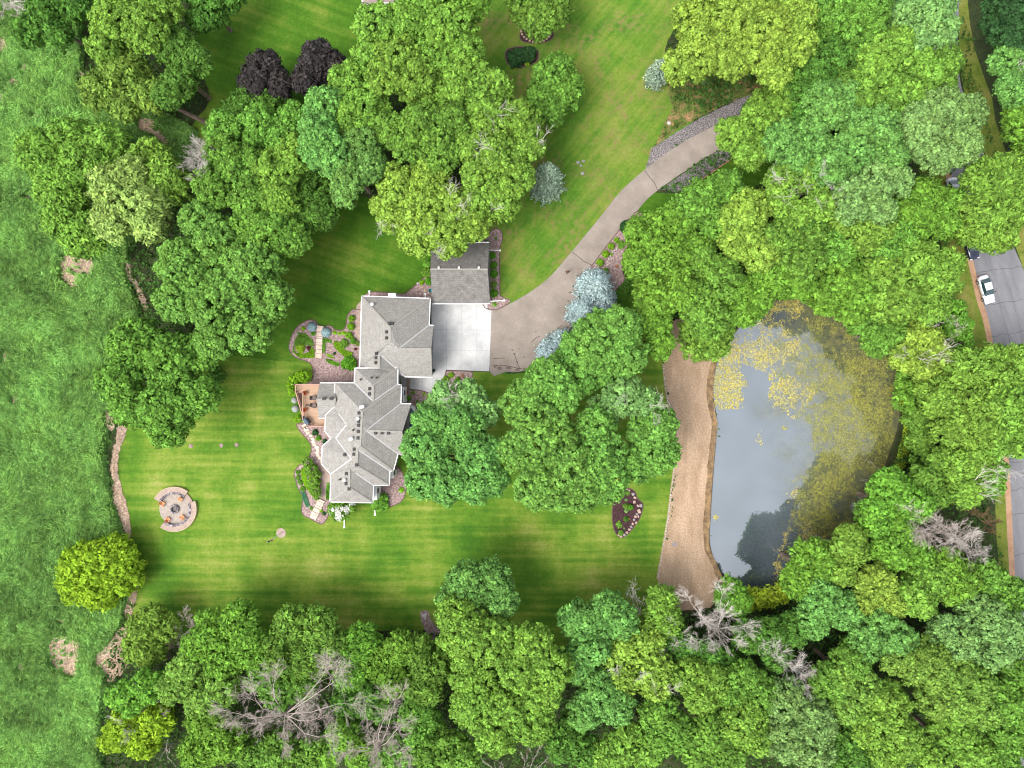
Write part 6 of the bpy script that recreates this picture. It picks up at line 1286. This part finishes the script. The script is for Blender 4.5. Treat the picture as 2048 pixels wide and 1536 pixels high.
# ------------------------------------------------------------------ the marsh
MARSH = [(-260, -260), (150, -260), (160, 30), (170, 100), (165, 180), (230, 235), (330, 225), (395, 260), (400, 330), (330, 420), (262, 500), (258, 560), (282, 620), (240, 760), (228, 820), (222, 850), (212, 900), (216, 960), (232, 1010), (248, 1070), (256, 1100), (262, 1160), (250, 1230), (240, 1270), (215, 1350), (205, 1420), (200, 1500), (210, 1560), (220, 1800), (-260, 1800)]
sheet('marsh_ground', MARSH, .03, MARSHG)
def ex_m(x, y):
    e = np.zeros(x.shape, bool)
    for q in reed_polys: e |= inpoly(x, y, q)
    return e & (vn(x, y, 4, 8) > .22)
rng = np.random.default_rng(77)
xs = np.arange(-240, 420, 5.0); ys = np.arange(-240, 1790, 5.0); GX, GY = np.meshgrid(xs, ys)
hz = .25 + 1.2 * fbm(GX, GY, 26, 31) + .5 * fbm(GX, GY, 9, 33); ins = inpoly(GX, GY, MARSH) & ~ex_m(GX, GY); hz = np.where(ins, hz, -.3)
Vg = np.stack([(GX - 1024) * S, (768 - GY) * S, hz - .35], -1).reshape(-1, 3); ny, nx = GX.shape; I = np.arange(ny * nx).reshape(ny, nx)
Fg = np.stack([I[:-1, :-1], I[1:, :-1], I[1:, 1:], I[:-1, 1:]], -1).reshape(-1, 4); o = npmesh('marsh_undergrowth', Vg, Fg, np.clip(fbm(GX[:-1, :-1], GY[:-1, :-1], 30, 3).ravel() * .8, 0, 1), LEAF['marsh']); tag(o, 'dense base layer of the green marsh vegetation', 'marsh plants', kind='stuff')
n = 420000; x = rng.uniform(-120, 400, n); y = rng.uniform(-100, 1640, n); k = inpoly(x, y, MARSH) & ~ex_m(x, y); x = x[k]; y = y[k]; n = len(x)
z = .25 + 1.2 * fbm(x, y, 26, 31) + .5 * fbm(x, y, 9, 33) + rng.uniform(-.25, .35, n)
ang = fbm(x, y, 80, 41) * 11; out = np.stack([np.cos(ang), np.sin(ang), .35 + 0 * ang], 1) * .9
nr = norm(unit(n, rng) * .75 + np.array([0, 0, .8])); Vm, Fm = quads(np.stack([(x - 1024) * S, (768 - y) * S, z], 1), nr, rng.uniform(.03, .08, n), 4.0, rng, out=out)
tint = np.clip(rng.uniform(0, 1, n) * .5 + (fbm(x, y, 60, 44) - .5) * 1.0 + (fbm(x, y, 7, 45) - .5) * .8 + .3, 0, 1)
tag(npmesh('marsh_grass', Vm, Fm, tint, LEAF['marsh']), 'thick bright green marsh grass along the left side', 'grass', kind='stuff')
straw_pts = []
for q in reed_polys:
    xs_ = [p[0] for p in q]; ys_ = [p[1] for p in q]; A = (max(xs_) - min(xs_)) * (max(ys_) - min(ys_)); m_ = int(A * S * S * 70); xx = rng.uniform(min(xs_), max(xs_), m_); yy = rng.uniform(min(ys_), max(ys_), m_); kk = inpoly(xx, yy, q); straw_pts.append(np.stack([xx[kk], yy[kk]], 1))
sp_ = np.concatenate(straw_pts); n = len(sp_); Vs, Fs = quads(np.stack([(sp_[:, 0] - 1024) * S, (768 - sp_[:, 1]) * S, rng.uniform(.08, .3, n)], 1), norm(unit(n, rng) * .3 + np.array([0, 0, 1.])), rng.uniform(.02, .045, n), 6, rng)
tag(npmesh('dead_reed_stems', Vs, Fs, rng.uniform(0, 1, n), LEAF['straw']), 'beige flattened dead reeds in patches at the marsh edge', 'reeds', kind='stuff')

# ------------------------------------------------------------------ undergrowth on the wood floor
OPEN = [LAWN_SOUTH, LAWN_WEST, LAWN_NORTH, MARSH, POND, DIRTP, DRIVE, ROADP, smooth([(395, 60), (400, 130), (420, 200), (385, 250), (400, 300), (460, 290), (560, 240), (720, 200), (720, -90), (440, -90), (440, 30)], 3),
        [(1930, 470), (1995, 470), (2020, 700), (2050, 1150), (1990, 1150), (1950, 700)], [(1262, 430), (1310, 385), (1364, 386), (1460, 322), (1530, 290), (1540, 360), (1400, 420), (1300, 470)], [(1291, 337), (1303, 297), (1474, 199), (1500, 190), (1474, 229), (1350, 293)], [(1800, 200), (1880, 480), (1930, 700), (1990, 1000), (2010, 1320), (2060, 1320), (1946, 520), (1850, 200)], [(1905, -90), (1968, 300), (2048, 540), (2110, 700), (2200, 760), (2160, 560), (2010, 300), (1935, -90)], [(700, 560), (1000, 560), (1000, 780), (860, 1020), (600, 1050), (570, 640)], B8]
def ex_u(x, y):
    e = np.zeros(x.shape, bool)
    for q in OPEN: e |= inpoly(x, y, q)
    return e
carpet('undergrowth', [(-40, -60), (2110, -60), (2110, 1600), (-40, 1600)], 11, .15, 2.6, 'under', .17, 1.5, 91, 'dark green undergrowth on the floor of the woods', 'undergrowth', excl=ex_u, nz=14, thr=.3, up=.45)
carpet('bank_plants', [(1300, 312), (1318, 280), (1332, 240), (1345, 215), (1338, 165), (1420, 95), (1515, 112), (1525, 180), (1480, 194), (1400, 232), (1352, 258), (1306, 292)], 26, .06, .8, 'deep', .10, 1.5, 92, 'weedy green plants covering the scrubby bank above the driveway', 'weeds', nz=7, thr=.46)
carpet('shore_plants', smooth([(1797, 780), (1803, 850), (1793, 900), (1775, 960), (1758, 1000), (1772, 1006), (1800, 950), (1816, 900), (1828, 850), (1818, 780)], 2), 110, .0, 1.1, 'vivid', .09, 1.6, 93, 'yellow-green sedge along the right shore of the pond', 'sedge', nz=8)
carpet('shore_plants', smooth([(1700, 620), (1745, 660), (1780, 710), (1800, 760), (1815, 760), (1800, 700), (1760, 640), (1720, 600)], 2), 60, .0, .9, 'lime', .1, 1.6, 94, 'green sedge along the upper right shore of the pond', 'sedge', nz=8)

# ------------------------------------------------------------------ algae floating on the pond
rng = np.random.default_rng(12); n = 520000; x = rng.uniform(1415, 1805, n); y = rng.uniform(592, 1190, n); k = inpoly(x, y, POND); x = x[k]; y = y[k]
OPENW = smooth([(1484, 738), (1502, 728), (1522, 745), (1545, 780), (1540, 800), (1560, 820), (1600, 838), (1622, 880), (1628, 930), (1590, 960), (1580, 1010), (1570, 1060), (1560, 1090), (1550, 1130), (1535, 1190), (1400, 1200), (1400, 830), (1440, 815), (1488, 815), (1490, 780)], 2)
PAT = np.clip((fbm(x, y, 16, 61) * .55 + fbm(x, y, 5.5, 62) * .45), 0, 1)
op = inpoly(x + (fbm(x, y, 14, 51) - .5) * 44, y + (fbm(x, y, 14, 53) - .5) * 44, OPENW).astype(float); d = .50 - 0 * x
dn = np.where(op > 0, .10, .50)
def blob(cx, cy, rx, ry, a): return a * np.exp(-(((x - cx) / rx) ** 2 + ((y - cy) / ry) ** 2))
dn = dn + blob(1455, 775, 26, 50, .34) + blob(1478, 700, 34, 22, .2) + blob(1540, 705, 28, 30, .2) + blob(1560, 775, 24, 20, .1) + blob(1700, 830, 60, 110, .12) + blob(1570, 855, 14, 7, .5) + blob(1520, 878, 12, 16, .36) + blob(1640, 1010, 50, 60, .16) + blob(1430, 1040, 4, 8, .3) + blob(1432, 1033, 6, 5, .5)
dn = dn - blob(1500, 665, 50, 26, .16) - blob(1660, 690, 50, 30, .22) - blob(1600, 640, 50, 20, .14) - blob(1560, 730, 12, 10, .2) - blob(1640, 795, 10, 10, .9) - blob(1793, 840, 6, 50, .5) - blob(1728, 960, 20, 20, .5) - blob(1700, 1020, 30, 30, .3) - blob(1590, 900, 14, 60, .05) - blob(1590, 980, 26, 50, .12) - blob(1620, 1110, 60, 50, .12) - blob(1426, 700, 10, 60, .2)
ridge = np.abs(fbm(x, y, 22, 71) - .5) * 3.2
keep = (PAT * .8 + .10 * np.clip(1 - ridge * 4, 0, 1)) < dn * 1.0 + .02
keep &= rng.uniform(0, 1, len(x)) < np.clip(.25 + (dn - PAT) * 1.5, .08, .85) * (.5 + .8 * (vn(x, y, 2.6, 97) > .45)) * np.where(rng.uniform(0, 1, len(x)) < .9, 1.25, 1)
x = x[keep]; y = y[keep]; n = len(x); Va, Fa = quads(np.stack([(x - 1024) * S * (H + .44) / H, (768 - y) * S * (H + .44) / H, -.44 + rng.uniform(0, .05, n)], 1), norm(unit(n, rng) * .12 + np.array([0, 0, 1.])), rng.uniform(.02, .06, n), 1.25, rng)
east = (x + (fbm(x, y, 30, 81) - .5) * 200) > 1590
for nm, mt, sel, l in (('algae', 'algae', ~east, 'yellow ochre algae floating in the upper left of the pond'), ('algae', 'algae2', east, 'olive yellow algae covering the right half of the pond')):
    idx = np.where(sel)[0]; VV = Va.reshape(-1, 4, 3)[idx].reshape(-1, 3); FF = np.arange(4 * len(idx)).reshape(-1, 4)
    tag(npmesh(nm, VV, FF, rng.uniform(0, 1, len(idx)), LEAF[mt]), l, 'algae', kind='stuff')
print('objects', len(bpy.data.objects), 'polys', sum(len(m.polygons) for m in bpy.data.meshes))
